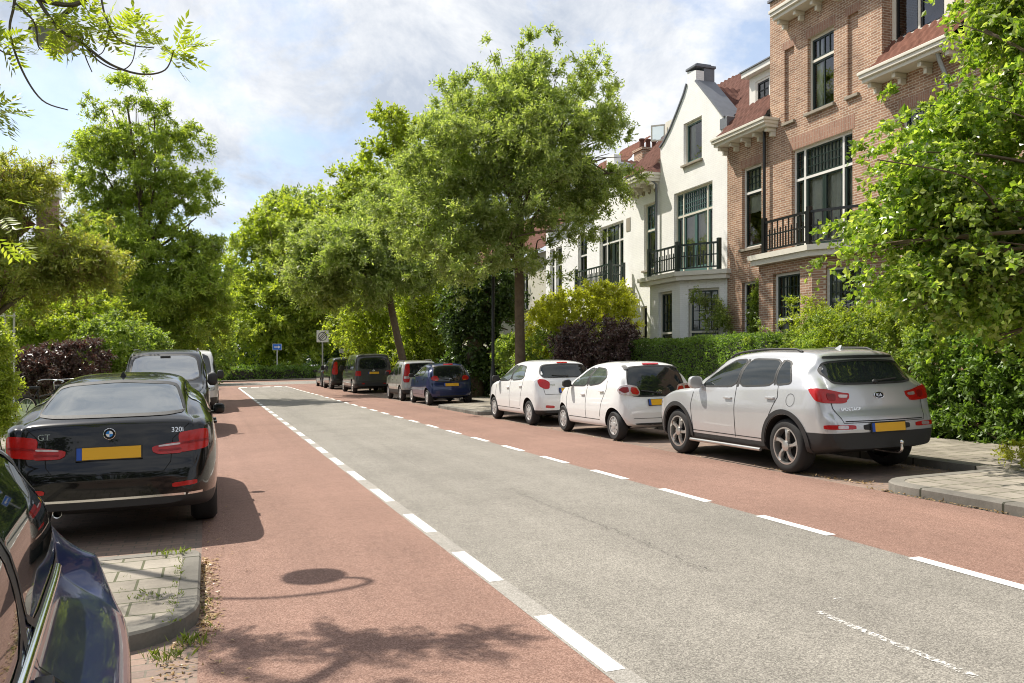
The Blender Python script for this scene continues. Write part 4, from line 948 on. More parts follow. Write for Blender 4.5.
# clipped hedges
def hedge(label, x0, x1, y0, y1, z1, leaf, dens, seed, ll=.06, lw=.035, rough=.05, wav=.05, name='hedge', top_leaf=None):
    t_ = thing(name, label, 'hedge'); t_['base'] = [(x0+x1)/2, y0, g(x0)]
    zb = g(x0)+.02; r_ = np.random.default_rng(seed)
    bm = bmesh.new(); box(bm, x0+.14, x1-.14, y0+.14, y1-.14, zb, z1-.16); bmo('stem_core', bm, M['room'], t_)  # solid dark core box, added behind the leaves so nothing shows through
    Pn = []
    for (o, u, v, n_) in (((x0, y0, zb), (0, y1-y0, 0), (0, 0, z1-zb), (-1, 0, 0)), ((x0, y0, z1), (x1-x0, 0, 0), (0, y1-y0, 0), (0, 0, 1)), ((x0, y0, zb), (x1-x0, 0, 0), (0, 0, z1-zb), (0, -1, 0)), ((x0, y1, zb), (x1-x0, 0, 0), (0, 0, z1-zb), (0, 1, 0))):
        ar = np.linalg.norm(u)*np.linalg.norm(v); k_ = int(ar*dens); a, b_ = r_.random((2, k_, 1))
        p_ = np.array(o)+a*np.array(u)+b_*np.array(v); q = np.array([noise.noise(Vector(w_)*1.3)*wav*2+noise.noise(Vector(w_)*4)*wav for w_ in p_])
        p_ = p_+np.array(n_)*(q[:, None]-np.abs(r_.normal(0, rough, (k_, 1)))); Pn.append((p_, np.broadcast_to(np.array(n_, float), p_.shape)))
    P = np.concatenate([q[0] for q in Pn]); O = np.concatenate([q[1] for q in Pn]); k_ = len(P)
    ax = unit(O*.5+r_.normal(size=P.shape)*.7+np.array([0, 0, .25])); nr = unit(O*.7+r_.normal(size=P.shape)*.6+np.array([0, 0, .3]))
    V, F = leaf_quads(P, ax, nr, ll*r_.uniform(.6, 1.3, k_), lw*r_.uniform(.7, 1.2, k_)); mobj('foliage', npmesh('foliage', V, F), GREENS[leaf], t_); return t_
hedge('neatly clipped green hedge in front of the white gabled house, behind the white hatchback', 11.4, 12.3, 15.3, 25.2, 2.24, 'hedge', 1500, 31)
hedge('clipped hedge in the shade behind the dark blue hatchback, left of the big street tree', 11.3, 12.4, 27.4, 41, 2.25, 'hedge', 700, 32, .09, .055)
hedge('low hedge along the far side of the crossing at the end of the street', 1.0, 14, 82.0, 84.5, 1.25, 'hedge', 160, 33, .22, .14, .1, .25)
# loose high hedge beside the silver car
HL = []
rr_ = random.Random(5)
for i in range(8):
    y = 11.3+i*.62; HL.append((12.1+rr_.uniform(-.1, .25), y, 1.75+rr_.uniform(-.15, .15), .85, .55, .95+rr_.uniform(-.1, .2)))
    HL.append((12.0+rr_.uniform(-.05, .1), y+.3, .65, .78, .5, .75))
shrub('high loose hedge of green leaves between the clipped hedge and the dark hedge', HL, 'mid', 1900, 34, dict(twigs=7, lpt=8, tl=.2, ll=.062, lw=.036, droop=.1, up=.45), name='hedge', cat='hedge', hole=.08, inner=.7, base=(12.1, 13, g(12)))
HL2 = [(12.3+rr_.uniform(-.2, .3), 10.0+i*.74, 2.3+rr_.uniform(-.2, .25), .75, .6, .66) for i in range(8)]
shrub('bright sprouting shrub topping the high hedge in front of the brick bay', HL2, 'bright', 800, 35, dict(twigs=7, lpt=8, tl=.24, ll=.062, lw=.03, droop=.1, up=.5), hole=.15, base=(12.5, 12.5, g(12)))
HL4 = []
for i in range(7):
    y = 7.9+i*.52; HL4.append((12.1+rr_.uniform(-.1, .2), y, 1.7+rr_.uniform(-.15, .15), .85, .5, .95)); HL4.append((12.0, y+.3, .65, .78, .5, .75))
shrub('dark leafy hedge behind the tail of the silver crossover, under the linden', HL4, 'hedge', 1500, 37, dict(twigs=6, lpt=7, tl=.22, ll=.085, lw=.055, droop=.3, up=.2), name='hedge', cat='hedge', hole=.1, inner=.65, base=(12.1, 9.5, g(12)))
HL3 = [(12.2, 6.0+i*.6, 1.0, .8, .5, 1.2) for i in range(5)]+[(12.9, 6.0+i*.8, 2.2, .8, .6, 1.2) for i in range(4)]
shrub('dark hedge behind the iron railings at the right edge', HL3, 'hedge', 800, 36, dict(twigs=7, lpt=8, tl=.2, ll=.07, lw=.045), name='hedge', cat='hedge', hole=.05, inner=.7, base=(12.3, 7, g(12)))
# D: trees closing the end of the street
Z = 87
D = [lob(*q, Z, dz) for *q, dz in [(285, 235, 38, 32, 0), (262, 265, 36, 36, 0), (305, 268, 40, 40, 0), (246, 305, 34, 38, 0), (280, 305, 50, 42, -2), (320, 310, 38, 40, 0), (260, 338, 40, 26, -2), (305, 340, 40, 22, -2), (292, 210, 26, 16, 0)]]
b = at(268, 381, Z); b.z = 0.05
tree('broad_tree', 'broad bright green tree closing the far end of the street behind the blue sign', b, at(270, 320, Z), .35, D, 'bright', 1150, 15, dict(twigs=7, lpt=8, tl=1.1, ll=.40, lw=.22, droop=.2), hole=.15, boughs=190, bs=1.5)
Z = 100
far = [('dark tree behind the far end of the street, left of the white road sign', [(330, 250, 36, 46, 0), (345, 300, 34, 44, 0), (325, 335, 30, 26, 0)], 'dark', 41), ('pale green rounded tree top beyond the end of the street', [(300, 208, 34, 16, 10), (325, 225, 28, 26, 10), (280, 240, 26, 30, 10)], 'olive', 42), ('mid green tree beyond the crossing, hidden behind the vans on the left', [(215, 290, 30, 40, 4), (205, 330, 34, 34, 4), (225, 340, 30, 28, 0), (190, 300, 30, 40, 6)], 'mid', 43), ('dark tree far behind the big street tree', [(460, 270, 50, 50, 0), (500, 300, 40, 50, 0), (420, 320, 50, 40, 0), (380, 330, 40, 40, 0)], 'dark', 44)]
for lab, q_, lf, sd_ in far:
    L = [lob(*q[:4], Z, q[4]) for q in q_]; b = Vector(L[0][:3]); b.z = 0
    tree('broad_tree', lab, b, Vector((b.x, b.y, 7)), .35, L, lf, 420, sd_, dict(twigs=7, lpt=7, tl=1.6, ll=.55, lw=.32, droop=.2), hole=.1)
# left side
Z = 37
E = [lob(*q, Z, dz) for *q, dz in [(126, 96, 11, 20, 0), (154, 112, 16, 13, 0), (112, 110, 12, 8, 0), (124, 138, 34, 18, 0), (168, 140, 30, 15, 0), (98, 160, 20, 9, 0), (140, 178, 52, 26, 0), (190, 190, 28, 14, 0), (196, 218, 34, 22, 0), (112, 220, 34, 34, 0), (150, 240, 62, 34, -1), (202, 258, 32, 20, 0), (198, 290, 32, 30, 0), (118, 282, 44, 38, 0), (166, 300, 52, 34, -1), (180, 330, 40, 22, 0)]]
b = at(146, 398, Z); b.z = g(b.x)+KH
tree('ash_tree', 'tall airy ash tree with brown seed bunches on the left, rising behind the black van', b, at(148, 250, Z), .2, E, 'bright2', 1900, 16, dict(twigs=9, lpt=9, tl=.5, ll=.18, lw=.062, droop=.3), hole=.2, extra=260, hfreq=.7, boughs=290, bs=.7, inner=.2)
Z = 21
G = [lob(*q, Z, dz) for *q, dz in [(22, 205, 26, 30, 0), (58, 232, 30, 30, 0), (30, 262, 48, 34, 0), (84, 258, 24, 22, 0), (10, 180, 22, 20, .5), (70, 275, 36, 18, 0), (0, 290, 40, 30, .5), (-40, 230, 50, 60, 0), (14, 168, 12, 14, 0)]]
b = at(-30, 435, Z); b.z = g(b.x)+KH
tree('small_tree', 'small spreading tree with narrow leaves and reddish seed sprays at the left edge', b, at(-5, 315, Z), .14, G, 'olive2', 1500, 17, dict(twigs=8, lpt=9, tl=.36, ll=.12, lw=.034, droop=.2, up=.4), hole=.25, extra=260, hfreq=.9, boughs=150, bs=.5, inner=.2)
Z = 29
shrub('sunlit yellow green bush on the left under the small tree', [lob(62, 330, 36, 28, Z), lob(30, 320, 30, 30, Z), lob(100, 322, 30, 24, Z)], 'bright', 420, 26, dict(twigs=7, lpt=8, tl=.42, ll=.13, lw=.07))
Z = 27
shrub('green bush on the left directly behind the black van', [lob(112, 345, 28, 30, Z), lob(90, 365, 20, 22, Z), lob(140, 350, 26, 22, Z+3)], 'mid', 360, 27, dict(twigs=7, lpt=8, tl=.4, ll=.12, lw=.07))
Z = 25
shrub('dark purple leaved shrub on the left behind the bicycles', [lob(50, 368, 34, 24, Z), lob(82, 362, 22, 24, Z), lob(28, 372, 18, 20, Z)], 'purple', 460, 28, dict(twigs=7, lpt=9, tl=.3, ll=.085, lw=.05))
Z = 15
shrub('light green garden shrub at the left edge beside the bicycles', [lob(-18, 345, 22, 26, Z), lob(-12, 385, 22, 28, Z), lob(-4, 415, 18, 18, Z), lob(-25, 420, 26, 20, Z)], 'bright', 420, 29, dict(twigs=7, lpt=8, tl=.24, ll=.075, lw=.035))
# background planting on the left, far enough not to be in the street
for i, (px, py, rx, ry, Z, lf, lab) in enumerate([(20, 330, 90, 60, 48, 'mid', 'green tree mass at the left edge behind the purple shrub'), (110, 320, 60, 60, 54, 'dark', 'dark tree behind the tall airy ash tree'), (175, 335, 50, 50, 66, 'mid', 'mid green tree behind the black van, before the crossing'), (-120, 300, 120, 90, 60, 'dark', 'dark tree just out at the left edge')]):
    L = [lob(px, py, rx, ry, Z), lob(px-rx*.4, py+ry*.4, rx*.7, ry*.7, Z), lob(px+rx*.4, py+ry*.3, rx*.7, ry*.7, Z)]; b = Vector(L[0][:3]); b.z = 0
    tree('broad_tree', lab, b, Vector((b.x, b.y, 3)), .3, L, lf, 420, 50+i, dict(twigs=7, lpt=8, tl=.9, ll=.3, lw=.18), hole=.1)
# the far-off wood behind everything, one mass
WL = []
for i in range(70):
    px = -700+i*28; WL.append(lob(px, 330+rr_.uniform(-14, 14), 30, 45+rr_.uniform(-8, 22), 150+rr_.uniform(-10, 30)))
P, O = crown_pts(WL, 3600, 77, .6); V, F = sprays(P, O, 77, twigs=6, lpt=6, tl=2.6, ll=1.1, lw=.8)
o = mobj('far_wood', npmesh('far_wood', V, F), GREENS['dark']); o['kind'] = 'stuff'
# trees behind the viewpoint and across the street: seen only as reflections in paint and glass
WL = []
for i in range(16):
    a = R(140+i*11); d_ = 15+rr_.uniform(-2, 4); c = (d_*math.sin(a), d_*math.cos(a)-2)
    if abs(c[0]-3) < 4.0: c = (c[0], c[1]-10)
    WL.append((c[0], c[1], 6.5+rr_.uniform(-1, 1.5), 4.0, 4.0, 6.0))
P, O = crown_pts(WL, 1200, 78, .6); V, F = sprays(P, O, 78, twigs=6, lpt=6, tl=1.2, ll=.5, lw=.35)
o = mobj('wood_behind', npmesh('wood_behind', V, F), GREENS['dark']); o['kind'] = 'stuff'
# H: linden at the right
Z = 11.2
H = [lob(*q, Z, dz) for *q, dz in [(985, 30, 52, 52, 0), (1010, 110, 64, 60, 0), (955, 150, 46, 36, -.3), (915, 198, 44, 26, -.2), (893, 224, 28, 18, 0), (960, 215, 60, 40, -.6), (1010, 220, 60, 60, -.8), (872, 246, 18, 9, 0), (930, 262, 46, 26, -.5), (985, 290, 56, 36, -.7), (1000, 335, 30, 30, -.6), (918, 278, 34, 14, 0), (1090, 120, 80, 120, 0), (1080, 280, 60, 70, -.5), (960, 90, 26, 40, .2), (1060, -20, 90, 70, .5)]]
b = Vector((10.2, 5.2, g(10)+KH))
t_ = tree('linden_tree', 'leafy linden tree hanging in from the right edge in front of the brick house', b, (10.3, 5.4, 2.6), .17, H, 'linden', 1900, 18, dict(twigs=6, lpt=7, tl=.32, ll=.09, lw=.072, droop=.7, flat=.7, spread=.7, fold=.25), hole=.3, inner=.2, hfreq=1.2, limk=.45, bow=.5, boughs=150, bs=.52)
# climbers on the house fronts
shrub('rose climber with pale blossoms on the white bay', [(14.4, 21.9, 3.3, .35, .35, .7), (14.5, 21.6, 2.4, .3, .35, .8), (14.2, 22.3, 3.8, .25, .5, .3)], 'olive', 120, 61, dict(twigs=5, lpt=6, tl=.22, ll=.07, lw=.05), name='climber', cat='climber', base=(14.5, 21.7, g(14)), hole=.4)
shrub('green climber up the brick house beside the bay', [(14.6, 19.9, 2.4, .25, .3, 1.3), (14.6, 19.8, 3.5, .2, .25, .5)], 'mid', 150, 62, dict(twigs=5, lpt=6, tl=.22, ll=.08, lw=.06), name='climber', cat='climber', base=(14.6, 19.9, g(14)), hole=.3)
# overhanging tree at the upper left; trunk stands out of the picture
def overhang():
    base = Vector((-4.2, 4.6, g(-4.2)+KH)); t_ = thing('overhanging_tree', 'tree reaching in at the upper left corner with bare arching twigs and feathery leaves', 'tree'); t_['base'] = list(base)
    Z = 6.2; bm = bmesh.new()
    fork = Vector((-4.1, 4.7, 4.4)); pts = smooth_path([base, base.lerp(fork, .5)+Vector((.05, .05, 0)), fork], 6); tube(bm, pts, [.17-.05*i/len(pts) for i in range(len(pts))], 10)
    def tw(p_, r0, r1_, dz=0):
        q = smooth_path([at(a, b_, Z+dz) for a, b_ in p_], 6); tube(bm, q, [.72*(r0+(r1_-r0)*i/(len(q)-1)) for i in range(len(q))], 6); return q
    a0 = at(20, -40, Z); tube(bm, smooth_path([fork, fork.lerp(a0, .5)+Vector((0, 0, .3)), a0], 6), [.09-.05*i/12 for i in range(13)], 8)
    q = []
    q.append(tw([(20, -40), (35, -5), (70, 5), (92, -4)], .035, .022))
    q.append(tw([(20, -40), (14, 5), (10, 32), (22, 70), (42, 100), (68, 110)], .018, .006))
    q.append(tw([(35, -5), (58, 28), (84, 45), (110, 64), (140, 74), (165, 70), (174, 50)], .02, .006))
    q.append(tw([(100, -10), (106, 18), (122, 42), (154, 48)], .012, .006))
    q.append(tw([(84, 45), (100, 62), (120, 70), (132, 62), (136, 42)], .008, .005))
    q.append(tw([(14, 2), (34, 22), (38, 45), (42, 50)], .012, .006)); q.append(tw([(80, 38), (86, 58), (92, 72)], .008, .005)); q.append(tw([(110, 25), (104, 50), (96, 56)], .007, .004))
    q.append(tw([(20, -40), (-20, 20), (-30, 80), (-10, 130)], .03, .012)); q.append(tw([(-20, 30), (0, 50), (14, 56)], .01, .005)); q.append(tw([(-25, 100), (-8, 108), (6, 112)], .008, .004))
    q.append(tw([(20, -40), (-80, -150), (-160, -260)], .05, .02, -.5))
    bmo('trunk', bm, M['bark2'], t_, smooth=60)
    # feathery leaves
    r_ = np.random.default_rng(4); C_, A_, Nn, Ls = [], [], [], []
    def pinnate(p0, d, n_=6, L=.26, ll=.082):
        d = Vector(d).normalized(); s_ = d.cross(Vector((r_.normal(0, .35), r_.normal(0, .35), 1))).normalized(); nn = s_.cross(d)
        for i in range(n_):
            t = .25+.75*i/(n_-1); c = Vector(p0)+d*L*t+Vector((0, 0, -.12*L*t*t))
            for sg in (1, -1):
                C_.append(c); A_.append(d*.55+s_*sg*.85+Vector(r_.normal(0, .08, 3))); Nn.append(nn+Vector(r_.normal(0, .2, 3))); Ls.append(ll*(1-.3*abs(t-.5))*r_.uniform(.85, 1.15))
        C_.append(Vector(p0)+d*L); A_.append(d); Nn.append(nn); Ls.append(ll)
    def bunch(px, py, n_, spread=1., aim=None, dz=0, L=.24):
        for _ in range(int(n_*1.5)):
            o = at(px+r_.normal(0, 3), py+r_.normal(0, 3), Z+dz+r_.normal(0, .06)); e = at(px+(aim[0] if aim else 0)+r_.normal(0, 30)*spread, py+(aim[1] if aim else 0)+r_.normal(0, 24)*spread, Z+dz+r_.normal(0, .25)*spread)
            pinnate(o, e-o, int(r_.integers(5, 8)), L*r_.uniform(.75, 1.15))
    for (px, py, n_, aim, dz) in [(55, 12, 9, (20, 12), 0), (70, 25, 10, (5, 22), 0), (60, 28, 8, (-6, 20), .2), (84, 20, 7, (22, 8), 0), (118, 24, 4, (16, -2), 0), (124, 34, 3, (6, 10), 0), (136, 42, 3, (4, -14), 0), (154, 48, 4, (10, -8), 0), (172, 50, 5, (12, 4), 0), (174, 52, 3, (-2, -20), 0), (5, 44, 5, (12, 8), 0), (-4, 46, 5, (8, -10), 0), (2, 112, 5, (8, 4), 0), (-6, 108, 4, (6, 20), 0), (30, 2, 6, (-10, 2), .2), (98, 30, 4, (20, 0), .1), (-40, 20, 9, None, 0), (-40, 90, 8, None, 0), (50, -25, 6, None, .2), (-60, -60, 8, None, .1), (20, -70, 5, None, .1), (90, -75, 4, None, .2), (-90, -90, 8, None, 0), (-60, -120, 16, None, -.3), (-140, -230, 16, None, -.5), (10, -120, 5, None, 0)]:
        bunch(px, py, n_, 1.0, aim, dz)
    for (px, py) in ((8, 205), (14, 226), (26, 232), (2, 240), (16, 250), (30, 246)): bunch(px-12, py-6, 1, .35, (26, 10), 0, .22)
    c = np.array([list(q_) for q_ in C_]); a = unit(np.array([list(q_) for q_ in A_])); n_ = unit(np.array([list(q_) for q_ in Nn])); Ls = np.array(Ls)
    V, F = leaf_quads(c, a, n_, Ls, Ls*.32); mobj('crown', npmesh('crown', V, F), GREENS['bright'], t_)
    q = smooth_path([at(-60, 130, Z), at(-40, 190, Z), at(10, 232, Z)], 5); bm = bmesh.new(); tube(bm, q, .006, 5); q2 = smooth_path([at(-25, 100, Z), at(-45, 115, Z), at(-60, 130, Z)], 4); tube(bm, q2, .008, 5); bmo('twig', bm, M['bark2'], t_, smooth=60)
overhang()
# little flowering plant at the right kerb
shrub('small yellow flowered plant on the pavement edge at the right', [(9.15, 7.3, g(9)+.28, .22, .3, .16), (9.3, 7.0, g(9)+.2, .2, .25, .14)], 'yellow', 46, 63, dict(twigs=5, lpt=6, tl=.12, ll=.05, lw=.022), name='plant', cat='plant', base=(9.2, 7.2, g(9)+.1))
# ---------------------------------------------------------------- vehicles
def pchip(pts):
    x = np.array([p_[0] for p_ in pts], float); y = np.array([p_[1] for p_ in pts], float)
    h = np.diff(x); dl_ = np.diff(y)/h; m_ = np.zeros_like(y)
    for i in range(1, len(x)-1):
        if dl_[i-1]*dl_[i] > 0:
            w1 = 2*h[i]+h[i-1]; w2 = h[i]+2*h[i-1]; m_[i] = (w1+w2)/(w1/dl_[i-1]+w2/dl_[i])
    m_[0] = dl_[0]; m_[-1] = dl_[-1]
    def f(q):
        q = np.clip(q, x[0], x[-1]); i = np.clip(np.searchsorted(x, q)-1, 0, len(h)-1); t_ = (q-x[i])/h[i]
        return (2*t_**3-3*t_**2+1)*y[i]+(t_**3-2*t_**2+t_)*h[i]*m_[i]+(-2*t_**3+3*t_**2)*y[i+1]+(t_**3-t_**2)*h[i]*m_[i+1]
    return f
CP = {}
def paint(name, c, metal=0.0, rough=0.35, coat=1.0, var=.03, spec=.3): return mat(name, c, rough, metal, coat, spec, var=var, vscale=2)
CP['silver'] = paint('silver_paint', (0.55, 0.555, 0.56), .5, .34)
CP['white'] = paint('white_car_paint', (0.77, 0.77, 0.755), 0, .4)
CP['black'] = paint('black_car_paint', (0.004, 0.004, 0.0045), 0, .25, .8, spec=.1)
CP['blue'] = paint('dark_blue_car_paint', (0.012, 0.022, 0.09), .2, .3)
CP['navy'] = paint('navy_car_paint', (0.015, 0.026, 0.10), .3, .3)
CP['panda'] = paint('light_silver_paint', (0.42, 0.41, 0.38), .5, .35)
CP['grey'] = paint('dark_grey_car_paint', (0.06, 0.058, 0.055), .4, .35)
CP['vanblack'] = paint('black_van_paint', (0.012, 0.012, 0.012), .1, .3)
CP['vanwhite'] = paint('van_white_paint', (0.6, 0.6, 0.58), 0, .4)
CP['plastic'] = mat('black_plastic', (0.022, 0.022, 0.022), 0.6, bump=.15, bscale=300)
CP['glass'] = mat('car_glass', (0.012, 0.016, 0.016), 0.02, ior=1.62)
CP['glass_bright'] = mat('bright_reflecting_car_glass', (0.03, 0.04, 0.04), 0.03, ior=4.2)  # car glass with reflectivity raised so these panes mirror the sky brighter
CP['glass_light'] = mat('light_car_glass', (0.07, 0.085, 0.075), 0.02, ior=1.62, var=.5, vscale=3.2)
CP['rubber'] = mat('tyre_rubber', (0.018, 0.018, 0.018), 0.8, bump=.2, bscale=120)
CP['well'] = mat('wheel_well', (0.006, 0.006, 0.006), 0.95)
CP['alloy'] = mat('alloy', (0.55, 0.54, 0.52), 0.3, .85)
CP['cover'] = mat('wheel_cover', (0.50, 0.50, 0.49), 0.4, .4)
CP['chrome'] = mat('chrome', (0.75, 0.75, 0.75), 0.12, 1.0)
def lampmat(name, c0, c1, sc_=38.0):
    m, t, p = newmat(name); tcn = N(t, 'ShaderNodeTexCoord'); w = N(t, 'ShaderNodeTexWave', bands_direction='Z', i_Scale=sc_, i_Distortion=1.5); LK(t, tcn.outputs['Object'], w.inputs['Vector'])
    rp = N(t, 'ShaderNodeValToRGB'); LK(t, w.outputs['Fac'], rp.inputs[0]); e = rp.color_ramp.elements; e[0].position = .25; e[0].color = (*c1, 1); e[1].position = .6; e[1].color = (*c0, 1)
    LK(t, rp.outputs[0], p.inputs['Base Color']); p.inputs['Roughness'].default_value = .22; p.inputs['Coat Weight'].default_value = .3; p.inputs['Specular IOR Level'].default_value = .35; return m
CP['redlamp'] = lampmat('red_lamp', (0.62, 0.012, 0.010), (0.20, 0.004, 0.004))
CP['darkred'] = mat('dark_red_lamp', (0.24, 0.006, 0.006), 0.3, coat=.2, spec=.3, var=.4, vscale=16)
CP['clearlamp'] = mat('clear_lamp', (0.50, 0.40, 0.38), 0.1, .3, coat=1.0, var=.3, vscale=18)
CP['orange'] = mat('amber_lamp', (0.6, 0.16, 0.02), 0.15, coat=1.0)
CP['headlamp'] = mat('headlamp_glass', (0.45, 0.47, 0.48), 0.05, .2, coat=1.0, var=.4, vscale=12)
CP['plate'] = mat('yellow_plate', (0.78, 0.42, 0.015), 0.4)
CP['plateblue'] = mat('plate_blue', (0.02, 0.08, 0.4), 0.4)
CP['gap'] = mat('panel_gap', (0.01, 0.01, 0.01), 0.9)

def chaikin(P, n):                                     # P (k,2) open, keeps the ends
    for _ in range(n):
        a, b = P[:-1], P[1:]; q = np.empty((2*len(a), 2)); q[0::2] = .75*a+.25*b; q[1::2] = .25*a+.75*b
        P = np.vstack([P[:1], q, P[-1:]])
    return P
class Car:
    def __init__(s, sp): s.sp = sp; s.build_body()
    def section(s, y):
        sp = s.sp; zt, zb, w, wr = float(s.top(y)), float(s.bot(y)), float(s.w(y)), float(s.wr(y)); bl = min(float(s.belt(y)), zt-.05)
        bl = max(bl, zb+.12); hg = zt-bl; wr = min(wr, w-.02); k_ = min(1, hg/.35); wbl = w-.018-.02*k_-sp.get('inset', 0)*k_
        zm = zb+(bl-zb)*sp.get('mid', .55); cr = min(sp.get('crown', .05), hg*.5)
        P = [(0, zb), (w*.6, zb), (w-.16, zb), (w-.055, zb+.02), (w-.02, zb+.10), (w-.004, zm-.12*(bl-zb)), (w, zm), (w-.004, zm+.14*(bl-zb)), (wbl, bl-.035*k_-.01), (wbl-.012, bl+.01*k_),
             (wbl+(wr-wbl)*.5+.018*k_, bl+hg*.48), (wr+.006*k_, zt-cr-.18*hg*k_-.01), (wr-.035*k_, zt-cr*.9), (wr-.14*k_-.05*(1-k_), zt-cr*.42), (wr*.55, zt-cr*.10), (0, zt)]
        return chaikin(np.array(P), 2)
    def build_body(s):
        sp = s.sp; L = sp['L']
        s.top, s.bot, s.belt, s.w, s.wr = (pchip(sp[k_]) for k_ in ('top', 'bot', 'belt', 'w', 'wr'))
        ys = np.unique(np.round(np.concatenate([np.linspace(0, L, 110), np.linspace(0, .5, 45), np.linspace(L-.4, L, 30), [p_[0] for p_ in sp['top']]]), 4))
        ys = ys[np.concatenate([[True], np.diff(ys) > .003])]
        secs = [s.section(y) for y in ys]; m_ = len(secs[0])
        V = []; n = len(ys)
        for y, q in zip(ys, secs):
            for x, z in q: V.append((x, y, z))
            for x, z in q[1:-1][::-1]: V.append((-x, y, z))
        per = 2*m_-2; F = []
        for i in range(n-1):
            for k_ in range(per):
                a, b = i*per+k_, i*per+(k_+1) % per; F.append((a, b, b+per, a+per))
        # end caps as grids, so the bow can curve them
        for e, st in ((0, 0), (1, (n-1)*per)):
            nc = 10; rows = []
            for k_ in range(m_):
                x, z = secs[0 if e == 0 else -1][k_]
                r_i = st+k_; l_i = st+((per-k_) % per)
                if k_ == 0 or k_ == m_-1: rows.append([r_i]*(nc+1)); continue
                row = [r_i]
                for j in range(1, nc): V.append((x*(1-2*j/nc), ys[0] if e == 0 else ys[-1], z)); row.append(len(V)-1)
                row.append(l_i); rows.append(row)
            for k_ in range(m_-1):
                for j in range(nc):
                    f = [rows[k_][j], rows[k_][j+1], rows[k_+1][j+1], rows[k_+1][j]]; f2 = []
                    for q in f:
                        if q not in f2: f2.append(q)
                    if len(f2) >= 3: F.append(tuple(f2 if e == 0 else f2[::-1]))
        V = np.array(V); W = max(p_[1] for p_ in sp['w'])
        br, bf = sp.get('bow_r', .06), sp.get('bow_f', .12)
        tr_ = np.clip(1-V[:, 1]/.8, 0, 1); tf = np.clip(1-(L-V[:, 1])/.8, 0, 1)
        V[:, 1] += br*(V[:, 0]/W)**2*tr_-bf*(V[:, 0]/W)**2*tf
        me = bpy.data.meshes.new('body'); me.from_pydata(V.tolist(), [], F); me.update()
        bm = bmesh.new(); bm.from_mesh(me); bmesh.ops.remove_doubles(bm, verts=bm.verts, dist=.0004); bmesh.ops.recalc_face_normals(bm, faces=bm.faces); bm.to_mesh(me); bm.free()
        ob = bpy.data.objects.new('tmp', me); COL.objects.link(ob)
        cb = bmesh.new(); wr_ = sp['arch']
        for y in (sp['ro'], sp['ro']+sp['wb']):
            for sx in (1, -1):
                prof = [(.001, 0), (wr_, 0), (wr_, .6), (.001, .6)]
                lathe(cb, prof, 40, 'x', Matrix.Translation((sx*(W-.25) if sx > 0 else -(W-.25)-.6, y, sp['r']+.01)))
        bmesh.ops.remove_doubles(cb, verts=cb.verts, dist=.0015); bmesh.ops.recalc_face_normals(cb, faces=cb.faces)
        cm = bpy.data.meshes.new('cut'); cb.to_mesh(cm); cb.free()
        for mm_ in (me, cm):
            mm_.materials.append(sp['paint']); mm_.materials.append(CP['well'])
        for p_ in cm.polygons: p_.material_index = 1
        co = bpy.data.objects.new('tmpc', cm); COL.objects.link(co)
        md = ob.modifiers.new('b', 'BOOLEAN'); md.operation = 'DIFFERENCE'; md.solver = 'EXACT'; md.object = co
        dg = bpy.context.evaluated_depsgraph_get(); dg.update(); res = bpy.data.meshes.new_from_object(ob.evaluated_get(dg))
        bpy.data.objects.remove(ob); bpy.data.objects.remove(co)
        # lower black plastic bands, cut exactly
        bm = bmesh.new(); bm.from_mesh(res)
        for (z0, y0, y1) in sp.get('bands', []):
            bmesh.ops.bisect_plane(bm, geom=bm.verts[:]+bm.edges[:]+bm.faces[:], plane_co=(0, 0, z0), plane_no=(0, 0, 1), dist=.0002)
            for f in bm.faces:
                c = f.calc_center_median()
                if f.material_index == 0 and c.z < z0 and y0 <= c.y <= y1: f.material_index = 2
        for f in bm.faces:
            if f.material_index == 0 and f.calc_center_median().z < sp.get('under', .24): f.material_index = 2
        bm.to_mesh(res); bm.free(); res.name = 'body'
        while len(res.materials) < 3: res.materials.append(CP['plastic'])
        res.materials[0] = sp['paint']; res.materials[1] = CP['well']; res.materials[2] = CP['plastic']
        s.mesh = res; s.W = W
        res.shade_smooth(); res.set_sharp_from_angle(angle=R(38))
        v = [tuple(q.co) for q in res.vertices]; f = [tuple(p_.vertices) for p_ in res.polygons]
        s.bvh = BVHTree.FromPolygons(v, f)
    def ray(s, mode, a, b):
        L = s.sp['L']
        if mode == 'R': o, d = (4, a, b), (-1, 0, 0)
        elif mode == 'L': o, d = (-4, a, b), (1, 0, 0)
        elif mode == 'B': o, d = (a, -4, b), (0, 1, 0)
        elif mode == 'F': o, d = (a, L+4, b), (0, -1, 0)
        elif mode == 'T': o, d = (a, b, 5), (0, 0, -1)
        else:                                        # ('C', sx) rear corner, ('D', sx) front corner: a = angle
            k_, sx = mode; t_ = R(a); dr_ = Vector((sx*math.sin(t_), -math.cos(t_) if k_ == 'C' else math.cos(t_), 0)); c = Vector((sx*(s.W-.42), .42 if k_ == 'C' else L-.5, b))
            o, d = c+dr_*3, -dr_
        h = s.bvh.ray_cast(Vector(o), Vector(d))
        if h[0] is None:
            q = Vector(o)+Vector(d)*4; h = s.bvh.find_nearest(q)
        n_ = h[1]
        if n_.dot(Vector(d)) > 0: n_ = -n_
        return h[0], n_
